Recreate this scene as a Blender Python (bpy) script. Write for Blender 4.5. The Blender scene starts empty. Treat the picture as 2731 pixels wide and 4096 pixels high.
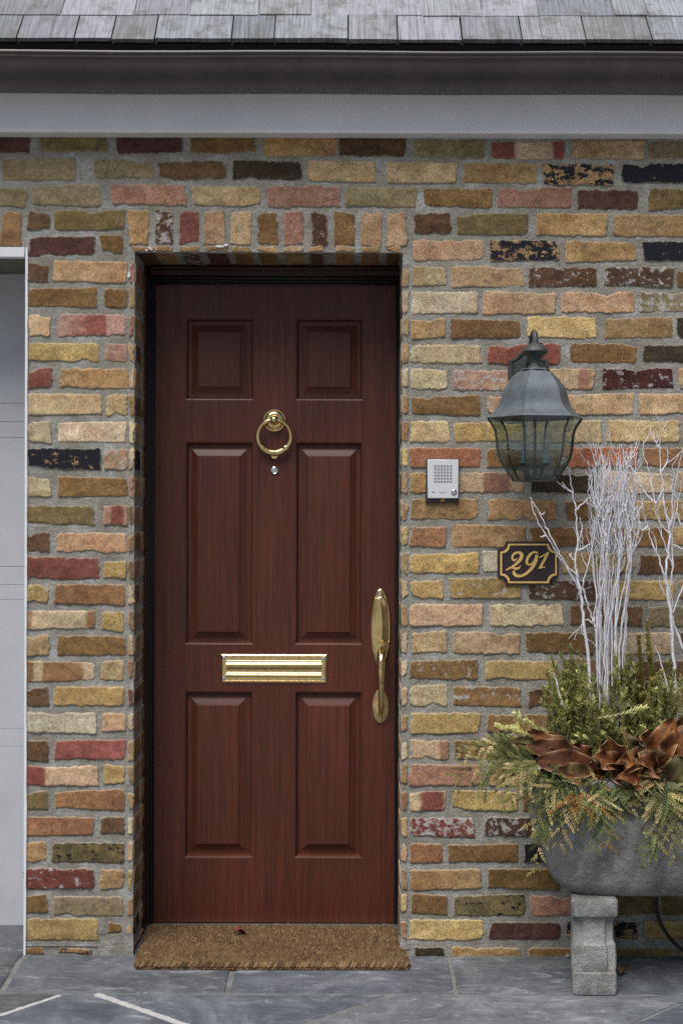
import bpy, math, random
import numpy as np
from mathutils import Vector, Matrix, Euler

# ------------------------------------------------------------------ camera, world, sun, exposure
SC = bpy.context.scene
COL = SC.collection
D = 4.2                      # camera to wall
S = 0.0007923                # metres per photo pixel at the wall plane
H = 1.406                    # camera height
ROLL = 0.0028
XR2 = 2.6                    # the wall runs on past the right edge of the photo
CX, CY = 1365.5, 2048.0
cam_d = bpy.data.cameras.new('camera'); cam = bpy.data.objects.new('camera', cam_d); COL.objects.link(cam)
cam_d.sensor_fit = 'VERTICAL'; cam_d.sensor_height = 36; cam_d.sensor_width = 24
cam_d.lens = D / S / 4096 * 36
cam_d.clip_start = 0.05; cam_d.clip_end = 500
cam.matrix_world = Matrix.Translation((0, -D, H)) @ Matrix.Rotation(math.pi/2, 4, 'X') @ Matrix.Rotation(ROLL, 4, 'Z')
SC.camera = cam

SUN_EL, SUN_AZ = math.radians(62), math.radians(205)    # azimuth clockwise from +Y (wall looks to -Y)
w = bpy.data.worlds.new('World'); SC.world = w; w.use_nodes = True
nt = w.node_tree; bg = nt.nodes['Background']
sky = nt.nodes.new('ShaderNodeTexSky'); sky.sky_type = 'NISHITA'; sky.sun_disc = False
sky.sun_elevation = SUN_EL; sky.sun_rotation = SUN_AZ
sky.air_density = 1.0; sky.dust_density = 3.0; sky.ozone_density = 1.0
nt.links.new(sky.outputs[0], bg.inputs[0]); bg.inputs[1].default_value = 0.05
sl = bpy.data.lights.new('sun', 'SUN'); sl.energy = 3.1; sl.angle = math.radians(42); sl.color = (1, .975, .93)
so = bpy.data.objects.new('sun', sl); COL.objects.link(so)
sd = Vector((math.sin(SUN_AZ)*math.cos(SUN_EL), math.cos(SUN_AZ)*math.cos(SUN_EL), math.sin(SUN_EL)))
so.rotation_euler = sd.to_track_quat('Z', 'Y').to_euler(); so.location = sd*20
SC.view_settings.view_transform = 'Standard'; SC.view_settings.look = 'None'
SC.view_settings.exposure = 0.40; SC.view_settings.gamma = 1.0
SC.cycles.use_denoising = False; SC.cycles.max_bounces = 8; SC.cycles.transparent_max_bounces = 16

rnd = random.Random(7)
C_, S_ = math.cos(ROLL), math.sin(ROLL)
def P(px, py, Y=0.0):
    """photo pixel -> world X, Z on the plane at depth Y"""
    k = S*(D+Y)/D
    u, v = (px-CX)*k, (CY-py)*k
    return u*C_ - v*S_, H + u*S_ + v*C_
def P3(px, py, Y=0.0):
    x, z = P(px, py, Y); return Vector((x, Y, z))
def sr(h, g=1.0):
    h = h.lstrip('#'); o = []
    for i in (0, 2, 4):
        c = int(h[i:i+2], 16)/255
        o.append((c/12.92 if c <= .04045 else ((c+.055)/1.055)**2.4)*g)
    return tuple(o)

# ------------------------------------------------------------------ numpy value noise
def _hash(ix, iy, s):
    h = (ix.astype(np.int64)*374761393 + iy.astype(np.int64)*668265263 + int(s)*1442695041) & 0x7fffffff
    h = ((h ^ (h >> 13))*1274126177) & 0x7fffffff
    return ((h ^ (h >> 16)) & 0xffff)/65535.0
def vnoise(x, y, s=0):
    x = np.asarray(x, float); y = np.asarray(y, float)
    ix, iy = np.floor(x), np.floor(y); fx, fy = x-ix, y-iy
    fx = fx*fx*(3-2*fx); fy = fy*fy*(3-2*fy)
    a = _hash(ix, iy, s); b = _hash(ix+1, iy, s); c = _hash(ix, iy+1, s); d = _hash(ix+1, iy+1, s)
    return (a*(1-fx)+b*fx)*(1-fy) + (c*(1-fx)+d*fx)*fy
def fbm(x, y, s=0, o=4, gain=.55):
    r = 0; a = .5; t = 0
    for i in range(o):
        r = r + a*vnoise(np.asarray(x)*2**i, np.asarray(y)*2**i, s+i*17); t += a; a *= gain
    return r/t*2-1

# ------------------------------------------------------------------ mesh helpers
class MB:
    def __init__(s): s.v = []; s.f = []; s.c = []; s.mi = []; s.smooth = True
    def add(s, vs, fs, col=None, mi=0):
        n = len(s.v); s.v += [tuple(v) for v in vs]; s.f += [tuple(i+n for i in f) for f in fs]
        s.mi += [mi]*len(fs)
        if col is not None: s.c += [tuple(col)+(1,)]*len(vs) if not isinstance(col, list) else col
        return n
    def box(s, x0, x1, y0, y1, z0, z1, b=0, col=None, mi=0):
        if b <= 0:
            vs = [(x, y, z) for x in (x0, x1) for y in (y0, y1) for z in (z0, z1)]
            s.add(vs, [(0,1,3,2),(4,6,7,5),(0,4,5,1),(2,3,7,6),(0,2,6,4),(1,5,7,3)], col, mi); return
        vs = []; idx = {}
        X = (x0, x1); Y = (y0, y1); Z = (z0, z1)
        for i in (0,1):
            for j in (0,1):
                for k in (0,1):
                    sx, sy, sz = (1-2*i)*b, (1-2*j)*b, (1-2*k)*b
                    for a, p in (('x', (X[i], Y[j]+sy, Z[k]+sz)), ('y', (X[i]+sx, Y[j], Z[k]+sz)), ('z', (X[i]+sx, Y[j]+sy, Z[k]))):
                        idx[i,j,k,a] = len(vs); vs.append(p)
        F = []
        q = [(0,0),(0,1),(1,1),(1,0)]
        for i in (0,1):
            F.append([idx[i,j,k,'x'] for j,k in q]); F.append([idx[j,i,k,'y'] for j,k in q]); F.append([idx[j,k,i,'z'] for j,k in q])
            for j in (0,1):
                F.append([idx[i,j,0,'x'], idx[i,j,1,'x'], idx[i,j,1,'y'], idx[i,j,0,'y']])
                F.append([idx[i,0,j,'x'], idx[i,1,j,'x'], idx[i,1,j,'z'], idx[i,0,j,'z']])
                F.append([idx[0,i,j,'y'], idx[1,i,j,'y'], idx[1,i,j,'z'], idx[0,i,j,'z']])
                for k in (0,1): F.append([idx[i,j,k,'x'], idx[i,j,k,'y'], idx[i,j,k,'z']])
        s.add(vs, F, col, mi)
    def tube(s, pts, rad, n=6, col=None, cap=True, mi=0):
        pts = [Vector(p) for p in pts]
        if not hasattr(rad, '__len__'): rad = [rad]*len(pts)
        t = (pts[1]-pts[0]).normalized()
        a = t.orthogonal().normalized(); vs = []
        for i, p in enumerate(pts):
            if i == 0: tt = (pts[1]-pts[0])
            elif i == len(pts)-1: tt = pts[i]-pts[i-1]
            else: tt = pts[i+1]-pts[i-1]
            tt = tt.normalized() if tt.length > 1e-9 else t
            a = (a - tt*a.dot(tt)); a = a.normalized() if a.length > 1e-6 else tt.orthogonal().normalized()
            b = tt.cross(a); t = tt
            for k in range(n):
                g = 2*math.pi*k/n; vs.append(p + (a*math.cos(g)+b*math.sin(g))*rad[i])
        fs = []
        for i in range(len(pts)-1):
            for k in range(n):
                fs.append((i*n+k, i*n+(k+1) % n, (i+1)*n+(k+1) % n, (i+1)*n+k))
        if cap: fs.append(tuple(range(n-1, -1, -1))); fs.append(tuple(range((len(pts)-1)*n, len(pts)*n)))
        s.add(vs, fs, col, mi)
    def rings(s, rings, close=True, cap0=False, cap1=False, col=None, mi=0):
        n = len(rings[0]); vs = [p for r in rings for p in r]; fs = []
        for i in range(len(rings)-1):
            for k in range(n if close else n-1):
                fs.append((i*n+k, i*n+(k+1) % n, (i+1)*n+(k+1) % n, (i+1)*n+k))
        if cap0: fs.append(tuple(range(n-1, -1, -1)))
        if cap1: fs.append(tuple(range((len(rings)-1)*n, len(rings)*n)))
        s.add(vs, fs, col, mi)
    def lathe(s, c, prof, axis='Z', n=32, col=None, mi=0, cap0=False, cap1=False, ph=0):
        R = []
        for r, h in prof:
            ring = []
            for k in range(n):
                g = 2*math.pi*k/n+ph; a, b = r*math.cos(g), r*math.sin(g)
                ring.append((c[0]+a, c[1]+b, c[2]+h) if axis == 'Z' else (c[0]+a, c[1]-h, c[2]+b))
            R.append(ring)
        s.rings(R, True, cap0, cap1, col, mi)
    def poly(s, outline, y0, y1, col=None, mi=0):
        """extrude an XZ outline from y0 (front) to y1"""
        n = len(outline)
        vs = [(x, y0, z) for x, z in outline]+[(x, y1, z) for x, z in outline]
        fs = [tuple(range(n)), tuple(range(2*n-1, n-1, -1))]+[(k, k+n, (k+1) % n+n, (k+1) % n) for k in range(n)]
        s.add(vs, fs, col, mi)
    def build(s, name, mats, parent=None, smooth=True, angle=40):
        me = bpy.data.meshes.new(name); me.from_pydata(s.v, [], s.f)
        mats = mats if isinstance(mats, (list, tuple)) else [mats]
        for m in mats: me.materials.append(m)
        if len(mats) > 1: me.polygons.foreach_set('material_index', s.mi)
        if s.c:
            a = me.color_attributes.new('col', 'FLOAT_COLOR', 'POINT')
            a.data.foreach_set('color', np.array(s.c, dtype=np.float32).ravel())
        me.update()
        import bmesh
        bm = bmesh.new(); bm.from_mesh(me); bmesh.ops.recalc_face_normals(bm, faces=bm.faces); bm.to_mesh(me); bm.free()
        if smooth:
            me.polygons.foreach_set('use_smooth', [True]*len(me.polygons))
            try: me.set_sharp_from_angle(angle=math.radians(angle))
            except Exception: pass
        o = bpy.data.objects.new(name, me); COL.objects.link(o)
        if parent is not None:
            o.parent = parent; o.matrix_parent_inverse = Matrix.Translation(-Vector(parent.location))
        return o
def tag(o, label=None, cat=None, group=None, kind=None):
    if label: o['label'] = label
    if cat: o['category'] = cat
    if group: o['group'] = group
    if kind: o['kind'] = kind
    return o
def thing(name, loc, label, cat, group=None):
    o = bpy.data.objects.new(name, None); COL.objects.link(o); o.location = loc; o.empty_display_size = .05
    return tag(o, label, cat, group)

# ------------------------------------------------------------------ materials
def mat(name, col=(.5,.5,.5), rough=.6, metal=0.0, spec=.5, coat=0):
    m = bpy.data.materials.new(name); m.use_nodes = True
    b = m.node_tree.nodes['Principled BSDF']
    b.inputs['Base Color'].default_value = (*col, 1); b.inputs['Roughness'].default_value = rough
    b.inputs['Metallic'].default_value = metal; b.inputs['Specular IOR Level'].default_value = spec
    b.inputs['Coat Weight'].default_value = coat
    return m
class NT:
    def __init__(s, m): s.m = m; s.t = m.node_tree; s.b = s.t.nodes['Principled BSDF']
    def n(s, ty, **kw):
        x = s.t.nodes.new(ty)
        for k, v in kw.items(): setattr(x, k, v)
        return x
    def l(s, a, b): s.t.links.new(a, b)
    def coord(s): return s.n('ShaderNodeTexCoord').outputs['Object']
    def mapping(s, v, scale=(1,1,1), loc=(0,0,0)):
        x = s.n('ShaderNodeMapping'); x.inputs['Scale'].default_value = scale; x.inputs['Location'].default_value = loc; s.l(v, x.inputs[0]); return x.outputs[0]
    def noise(s, v, scale, detail=4, rough=.6, dist=0):
        x = s.n('ShaderNodeTexNoise'); x.inputs['Scale'].default_value = scale; x.inputs['Detail'].default_value = detail
        x.inputs['Roughness'].default_value = rough; x.inputs['Distortion'].default_value = dist; s.l(v, x.inputs['Vector']); return x.outputs[0]
    def voro(s, v, scale):
        x = s.n('ShaderNodeTexVoronoi'); x.inputs['Scale'].default_value = scale; s.l(v, x.inputs['Vector']); return x.outputs[0]
    def ramp(s, f, stops):
        x = s.n('ShaderNodeValToRGB'); e = x.color_ramp.elements
        while len(e) < len(stops): e.new(.5)
        for i, (p, c) in enumerate(stops):
            e[i].position = p; e[i].color = (c, c, c, 1) if not hasattr(c, '__len__') else (*c, 1)
        s.l(f, x.inputs[0]); return x.outputs[0]
    def math(s, op, a, b=None, clamp=False):
        x = s.n('ShaderNodeMath', operation=op); x.use_clamp = clamp
        for i, q in enumerate((a, b)):
            if q is None: continue
            if isinstance(q, (int, float)): x.inputs[i].default_value = q
            else: s.l(q, x.inputs[i])
        return x.outputs[0]
    def mix(s, f, a, b, mode='MIX'):
        x = s.n('ShaderNodeMix', data_type='RGBA', blend_type=mode)
        for i, q in ((0, f), (6, a), (7, b)):
            if isinstance(q, (int, float)): x.inputs[i].default_value = q
            elif isinstance(q, tuple): x.inputs[i].default_value = (*q[:3], 1)
            else: s.l(q, x.inputs[i])
        return x.outputs[2]
    def bump(s, h, strength=.5, dist=.002, prev=None):
        x = s.n('ShaderNodeBump'); x.inputs['Strength'].default_value = strength; x.inputs['Distance'].default_value = dist
        s.l(h, x.inputs['Height'])
        if prev is not None: s.l(prev, x.inputs['Normal'])
        s.l(x.outputs[0], s.b.inputs['Normal']); return x.outputs[0]
    def color(s, c): s.l(c, s.b.inputs['Base Color'])
    def rough(s, r): s.l(r, s.b.inputs['Roughness'])
    def attr(s, name): return s.n('ShaderNodeAttribute', attribute_name=name)

def m_brick():
    m = mat('brick', rough=.9, spec=.25); k = NT(m); c = k.coord()
    col = k.attr('col').outputs['Color']; pr = k.attr('prm')
    sep = k.n('ShaderNodeSeparateColor'); k.l(pr.outputs['Color'], sep.inputs[0]); edge = pr.outputs['Alpha']
    n1 = k.noise(c, 45, 5, .65)
    col = k.mix(1.0, col, k.ramp(n1, [(.25, .72), (.5, 1.0), (.76, 1.24)]), 'MULTIPLY')
    n2 = k.noise(c, 230, 3, .8)
    col = k.mix(1.0, col, k.ramp(n2, [(.36, .52), (.50, .98), (.66, 1.40)]), 'MULTIPLY')
    n3 = k.noise(k.mapping(c, (1, 1, 1.5), (2, 4, 8)), 20, 6, .7, .5)
    col = k.mix(1.0, col, k.ramp(n3, [(.34, .66), (.47, .97), (.53, 1.03), (.68, 1.24)]), 'MULTIPLY')
    # dark pits and pale grains
    v = k.voro(c, 95); big = k.noise(c, 60, 2)
    pit = k.math('MULTIPLY', k.ramp(v, [(.12, 1), (.22, 0)]), k.math('MULTIPLY', k.ramp(big, [(.36, 0), (.55, 1)]), sep.outputs[2]))
    col = k.mix(pit, col, (.035, .028, .022))
    v2 = k.voro(k.mapping(c, (1,1,1), (3.3, 1.7, 9.1)), 120)
    col = k.mix(k.math('MULTIPLY', k.ramp(v2, [(.08, .8), (.16, 0)]), sep.outputs[2]), col, (.45, .40, .30))
    # black paint left on some faces
    nb = k.noise(k.mapping(c, (1,1,1.35), (5, 2, 1)), 30, 8, .72)
    bm_ = k.ramp(k.math('ADD', k.math('MULTIPLY', sep.outputs[1], 1.0), k.math('MULTIPLY', k.math('SUBTRACT', nb, .5), 1.9)), [(.47, 0), (.53, 1)])
    col = k.mix(k.math('MULTIPLY', bm_, k.math('GREATER_THAN', sep.outputs[1], .02)), col, (.014, .015, .021))
    # white lime and old mortar smears
    nw = k.noise(k.mapping(c, (1,1,1.2), (1, 7, 3)), 38, 8, .7)
    wm = k.ramp(k.math('ADD', sep.outputs[0], k.math('MULTIPLY', k.math('SUBTRACT', nw, .5), 1.9)), [(.47, 0), (.6, 1)])
    col = k.mix(k.math('MULTIPLY', k.math('MULTIPLY', wm, .8), k.math('GREATER_THAN', sep.outputs[0], .02)), col, (.46, .45, .43))
    # mortar clinging to the edges
    ne = k.noise(c, 70, 5, .7)
    em = k.ramp(k.math('ADD', edge, k.math('MULTIPLY', k.math('SUBTRACT', ne, .5), 1.3)), [(.08, 1), (.26, 0)])
    col = k.mix(k.math('MULTIPLY', em, .6), col, (.38, .35, .285))
    k.color(col)
    h = k.math('ADD', k.math('MULTIPLY', n1, 1.0), k.math('MULTIPLY', n2, .5))
    h = k.math('SUBTRACT', h, k.math('MULTIPLY', pit, .8))
    k.bump(h, .3, .0022)
    return m
def m_mortar():
    m = mat('mortar', rough=.95, spec=.2); k = NT(m); c = k.coord()
    a = k.noise(c, 9, 8, .72); b = k.noise(c, 210, 4, .8); d = k.noise(k.mapping(c, (1, 1, 1.6)), 60, 6, .75)
    col = k.ramp(a, [(.30, (.23, .215, .18)), (.48, (.32, .305, .265)), (.56, (.38, .37, .34)), (.70, (.52, .52, .52))])
    col = k.mix(1.0, col, k.ramp(b, [(.32, .62), (.68, 1.32)]), 'MULTIPLY')
    col = k.mix(1.0, col, k.ramp(d, [(.3, .72), (.7, 1.2)]), 'MULTIPLY')
    k.color(col); k.bump(k.math('ADD', k.math('MULTIPLY', b, .5), k.math('MULTIPLY', d, 1.3)), .9, .005)
    return m
def m_door():
    m = mat('varnished_door', rough=.36, spec=.35, coat=.12); k = NT(m); c = k.coord()
    k.b.inputs['Coat Roughness'].default_value = .26
    g = k.noise(k.mapping(c, (150, 150, 3)), 1, 5, .75); f = k.noise(k.mapping(c, (700, 700, 16)), 1, 3, .7); z = k.noise(k.mapping(c, (7, 7, 1.2)), 1, 3)
    col = k.ramp(g, [(.3, sr('3f1d15')), (.5, sr('4f271b')), (.7, sr('5f3022'))])
    col = k.mix(1.0, col, k.ramp(f, [(.3, .86), (.7, 1.12)]), 'MULTIPLY')
    col = k.mix(1.0, col, k.ramp(z, [(.3, .82), (.7, 1.2)]), 'MULTIPLY')
    k.color(col); k.bump(k.math('ADD', f, g), .22, .0008); k.rough(k.ramp(f, [(.2, .38), (.8, .52)]))
    return m
def m_noise(name, c0, c1, scale, rough=.6, spec=.4, bs=.3, bd=.002, metal=0, detail=5, stretch=(1,1,1), grain=0):
    m = mat(name, rough=rough, metal=metal, spec=spec); k = NT(m); c = k.mapping(k.coord(), stretch)
    n = k.noise(c, scale, detail, .65)
    col = k.ramp(n, [(.3, c0), (.7, c1)])
    h = n
    if grain:
        g = k.noise(k.coord(), grain, 3, .7); col = k.mix(1.0, col, k.ramp(g, [(.3, .78), (.7, 1.22)]), 'MULTIPLY'); h = k.math('ADD', n, k.math('MULTIPLY', g, .6))
    k.color(col)
    if bs: k.bump(h, bs, bd)
    return m
def m_attr(name, rough=.6, spec=.4, sub=0.0, trans=0.0, scale=200, lo=.75, hi=1.25):
    m = mat(name, rough=rough, spec=spec); k = NT(m)
    col = k.mix(1.0, k.attr('col').outputs['Color'], k.ramp(k.noise(k.coord(), scale, 4), [(.3, lo), (.7, hi)]), 'MULTIPLY')
    k.color(col)
    if trans:
        tl = k.n('ShaderNodeBsdfTranslucent'); k.l(col, tl.inputs[0]); mx = k.n('ShaderNodeMixShader'); mx.inputs[0].default_value = trans
        k.l(k.b.outputs[0], mx.inputs[1]); k.l(tl.outputs[0], mx.inputs[2]); k.l(mx.outputs[0], k.t.nodes['Material Output'].inputs[0])
    return m
def m_brass():
    m = mat('polished_brass', (.72, .52, .20), .26, 1.0); k = NT(m); c = k.coord()
    n = k.noise(c, 60, 4); f = k.noise(c, 700, 3, .8)
    k.color(k.ramp(n, [(.3, (.66, .48, .21)), (.7, (.88, .70, .37))])); k.rough(k.ramp(f, [(.3, .13), (.75, .24)]))
    k.bump(f, .08, .0005)
    return m
def m_glass(name, tint, refl=.10):
    m = bpy.data.materials.new(name); m.use_nodes = True; t = m.node_tree; t.nodes.clear()
    o = t.nodes.new('ShaderNodeOutputMaterial'); mx = t.nodes.new('ShaderNodeMixShader'); tr = t.nodes.new('ShaderNodeBsdfTransparent'); gl = t.nodes.new('ShaderNodeBsdfGlossy')
    lw_ = t.nodes.new('ShaderNodeLayerWeight'); pw = t.nodes.new('ShaderNodeMath'); pw.operation = 'POWER'; t.links.new(lw_.outputs['Facing'], pw.inputs[0]); pw.inputs[1].default_value = 4; fr = t.nodes.new('ShaderNodeMath'); fr.operation = 'MULTIPLY_ADD'; t.links.new(pw.outputs[0], fr.inputs[0]); fr.inputs[1].default_value = .7; fr.inputs[2].default_value = .11
    tr.inputs[0].default_value = (*tint, 1); gl.inputs['Roughness'].default_value = .03; gl.inputs[0].default_value = (.9, .95, .95, 1)
    t.links.new(fr.outputs[0], mx.inputs[0]); t.links.new(tr.outputs[0], mx.inputs[1]); t.links.new(gl.outputs[0], mx.inputs[2]); t.links.new(mx.outputs[0], o.inputs[0])
    return m
def m_slate():
    m = mat('slate', rough=.62, spec=.4); k = NT(m); c = k.coord()
    a = k.noise(c, 4, 7, .7, 1.2); b = k.noise(k.mapping(c, (1, 3, 1)), 7, 8, .72, 1.6); g = k.noise(c, 380, 3, .7)
    isl = k.attr('col').outputs['Color']
    col = k.ramp(a, [(.28, (.055, .062, .075)), (.5, (.12, .132, .152)), (.72, (.23, .245, .27))])
    col = k.mix(1.0, col, isl, 'MULTIPLY')
    col = k.mix(k.ramp(b, [(.55, 0), (.68, .65)]), col, (.42, .43, .45))
    r = k.noise(k.mapping(c, (2, 9, 1), (4, 2, 0)), 4, 6, .7, 1.0)
    col = k.mix(k.ramp(r, [(.62, 0), (.70, .55)]), col, (.14, .085, .05))
    col = k.mix(1.0, col, k.ramp(g, [(.3, .8), (.7, 1.2)]), 'MULTIPLY')
    k.color(col); k.bump(k.math('ADD', k.math('MULTIPLY', b, 1.6), k.math('MULTIPLY', g, .3)), .8, .009); k.rough(k.ramp(b, [(.3, .5), (.7, .75)]))
    return m
def m_shingle():
    m = mat('weathered_shingle', rough=.85, spec=.3); k = NT(m); c = k.coord()
    isl = k.attr('col').outputs['Color']
    g = k.noise(k.mapping(c, (150, 6, 6)), 1, 5, .7); g2 = k.noise(k.mapping(c, (6, 120, 120)), 1, 4, .7); a = k.noise(c, 14, 6, .7); f = k.noise(c, 500, 2)
    col = k.ramp(g, [(.3, (.13, .135, .145)), (.52, (.27, .28, .305)), (.75, (.40, .415, .445))])
    col = k.mix(1.0, col, isl, 'MULTIPLY')
    col = k.mix(1.0, col, k.ramp(g2, [(.3, .94), (.7, 1.04)]), 'MULTIPLY')
    col = k.mix(k.ramp(a, [(.50, 0), (.68, .75)]), col, (.11, .105, .085))
    col = k.mix(1.0, col, k.ramp(f, [(.3, .85), (.7, 1.15)]), 'MULTIPLY')
    k.color(col); k.bump(g, .6, .003)
    return m
def m_stone():
    m = mat('cast_stone', rough=.9, spec=.25); k = NT(m); c = k.coord()
    a = k.noise(c, 9, 7, .7, .4); b = k.noise(k.mapping(c, (3, 3, 1)), 12, 6, .7); g = k.noise(c, 260, 4, .75)
    col = k.ramp(a, [(.28, (.14, .137, .125)), (.5, (.27, .268, .255)), (.72, (.43, .432, .43))])
    col = k.mix(k.ramp(b, [(.52, 0), (.66, .6)]), col, (.40, .41, .43))
    col = k.mix(1.0, col, k.ramp(g, [(.3, .72), (.7, 1.25)]), 'MULTIPLY')
    k.color(col); k.bump(k.math('ADD', k.math('MULTIPLY', g, .6), k.math('MULTIPLY', k.noise(c, 40, 5, .7), 2.0)), .8, .006)
    return m
M = dict(
    brick=m_brick(), mortar=m_mortar(), door=m_door(), brass=m_brass(), slate=m_slate(), shingle=m_shingle(), stone=m_stone(),
    frame=m_noise('brown_frame', sr('22100c'), sr('33180f'), 30, .35, .5, .15, .001, stretch=(6,6,1)),
    rubber=m_noise('black_weatherstrip', (.012,.012,.014), (.022,.022,.025), 60, .45, .5, .1, .001),
    white=m_noise('white_paint', (.70,.715,.75), (.78,.79,.82), 6, .5, .4, .15, .002, grain=300),
    gar=m_noise('garage_paint', (.42,.437,.465), (.48,.497,.525), 5, .55, .4, .12, .002, grain=300),
    gutter=m_noise('brown_gutter', (.040,.032,.029), (.070,.058,.053), 9, .36, .5, .12, .002, grain=250, stretch=(1,1,.25)),
    dark=mat('dark_core', (.03,.03,.03), .9),
    joint=m_noise('joint_mortar', (.10,.10,.10), (.22,.22,.215), 20, .95, .2, .6, .004, grain=250),
    bounce_concrete=m_noise('bounce_concrete', (.24,.24,.235), (.32,.32,.31), 4, .9, .3, .3, .004, grain=120),  # light concrete out of view, paled to bounce light onto fascia and brass
    verd=m_noise('weathered_bronze', (.085,.102,.115), (.145,.175,.195), 22, .5, .5, .35, .002, metal=.3, grain=420),
    verdd=m_noise('dark_bronze', (.03,.035,.035), (.07,.085,.08), 40, .55, .5, .4, .002, metal=.2, grain=420),
    glass=m_glass('tinted_lamp_glass', (.70,.79,.78)), bulbg=m_glass('bulb_glass', (.86,.9,.9)),
    sleeve=mat('candle_sleeve', (.22,.30,.33), .5),
    steel=m_noise('brushed_plate', (.62,.63,.66), (.68,.69,.72), 40, .42, .5, .05, .0005, metal=.1, grain=500),
    chrome=mat('chrome', (.75,.76,.78), .08, 1.0),
    plastic=m_noise('dark_plastic', (.035,.036,.042), (.05,.05,.058), 60, .5, .4, .1, .001),
    holes=mat('hole_shadow', (.30,.31,.34), .7), ink=mat('grey_ink', (.28,.29,.32), .6), amber=mat('amber_lens', (.28,.17,.03), .4),
    sign=m_noise('sign_brown', sr('2c2226'), sr('382c30'), 50, .6, .4, .3, .001, grain=600),
    gold=m_noise('gold_paint', sr('d6ad5c'), sr('ecc97c'), 40, .5, .5, .1, .001, grain=300),
    twig=m_noise('white_twig', (.42,.42,.46), (.82,.82,.87), 90, .75, .3, .4, .001),
    leafm=m_attr('green_leaf', .5, .4, trans=.38), cedar=m_attr('cedar_leaf', .65, .3, trans=.35), magt=m_attr('brown_leaf', .55, .35, scale=70, lo=.5, hi=1.4), magb=m_attr('leaf_back', .7, .25, scale=35, lo=.7, hi=1.25),
    coir=m_attr('coir', .9, .15, scale=25, lo=.75, hi=1.2),
    cable=mat('brown_cable', (.03,.022,.018), .4), stemw=mat('woody_stem', (.12,.085,.05), .8), berry=mat('red_berry', (.40,.03,.02), .35),
    alum=mat('threshold_metal', (.35,.33,.30), .4, .8), soil=m_noise('soil', (.02,.016,.012), (.05,.04,.03), 40, .95, .2, .8, .01),
    flake=mat('white_flake', (.72,.72,.72), .7),
)

# ------------------------------------------------------------------ bricks traced from the photograph
# origin, scale of the tracing windows
W = {'R1': (1611, 540, 1.4), 'R2': (1611, 1340, 1.4), 'R3': (1611, 2140, 1.4), 'R4': (1611, 2900, 1.4),
     'C5': (500, 540, 1.4), 'L1': (0, 540, 2.8), 'L2': (0, 1360, 1.6), 'L3': (0, 2180, 1.6), 'L4': (0, 3000, 1.6)}
# kind: colours, white, black, speckle
K = {
 'tan': ('ad8850', '9a7038', 0, 0, .5), 'buff': ('c0a470', 'b08a54', 0, 0, .4), 'peach': ('c09a6c', 'ae7e50', 0, 0, .3),
 'pale': ('cab68c', 'ba9a72', .12, 0, .3), 'yel': ('bc9c50', 'a4823a', 0, 0, .8), 'bry': ('cdb062', 'b8963e', 0, 0, .8),
 'och': ('8a6430', '75521f', 0, 0, 1), 'org': ('a0703f', '8c5c32', 0, 0, 1), 'brn': ('6e4e2e', '5a3d26', 0, 0, .6),
 'dk': ('463823', '352c1e', .05, .2, .4), 'red': ('94503f', '824234', 0, 0, .5), 'rose': ('a87560', '9c6a4e', .1, 0, .2),
 'mar': ('5e3a30', '4e2c24', .06, 0, .5), 'grey': ('95825c', '826f46', 0, 0, .4), 'olv': ('85703a', '6e5a2c', 0, 0, .6),
 'blk': ('a8854f', '8f6f3c', 0, .70, 0), 'tanb': ('a5804f', '8f6f3c', .1, .52, .3), 'brnw': ('60422c', '4e3321', .42, 0, .3),
 'redw': ('854236', '74382c', .44, 0, .3), 'ochw': ('8c6832', '7a5626', .48, 0, .6), 'yelw': ('b4944c', '9c7a36', .42, 0, .8),
 'marw': ('552622', '46201d', .32, 0, .4), 'rosw': ('a97862', 'b08a66', .36, 0, .2), 'greyw': ('8a7857', '78663f', .40, 0, .3),
 'orgr': ('a56640', '925634', .08, 0, .6), 'olvb': ('806c38', '5c5430', .12, .36, .6), 'crm': ('c8b896', 'b99a7c', .2, 0, .2),
 'redS': ('8c4839', 'c5a47c', 0, 0, .3, 'S'), 'tanS': ('94693c', 'bfa47a', 0, 0, .4, 'S'), 'rosS': ('b98570', '95503f', .1, 0, .2, 'S'),
 'palS': ('9a6a50', 'b89872', .1, 0, .2, 'S'),
}
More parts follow.
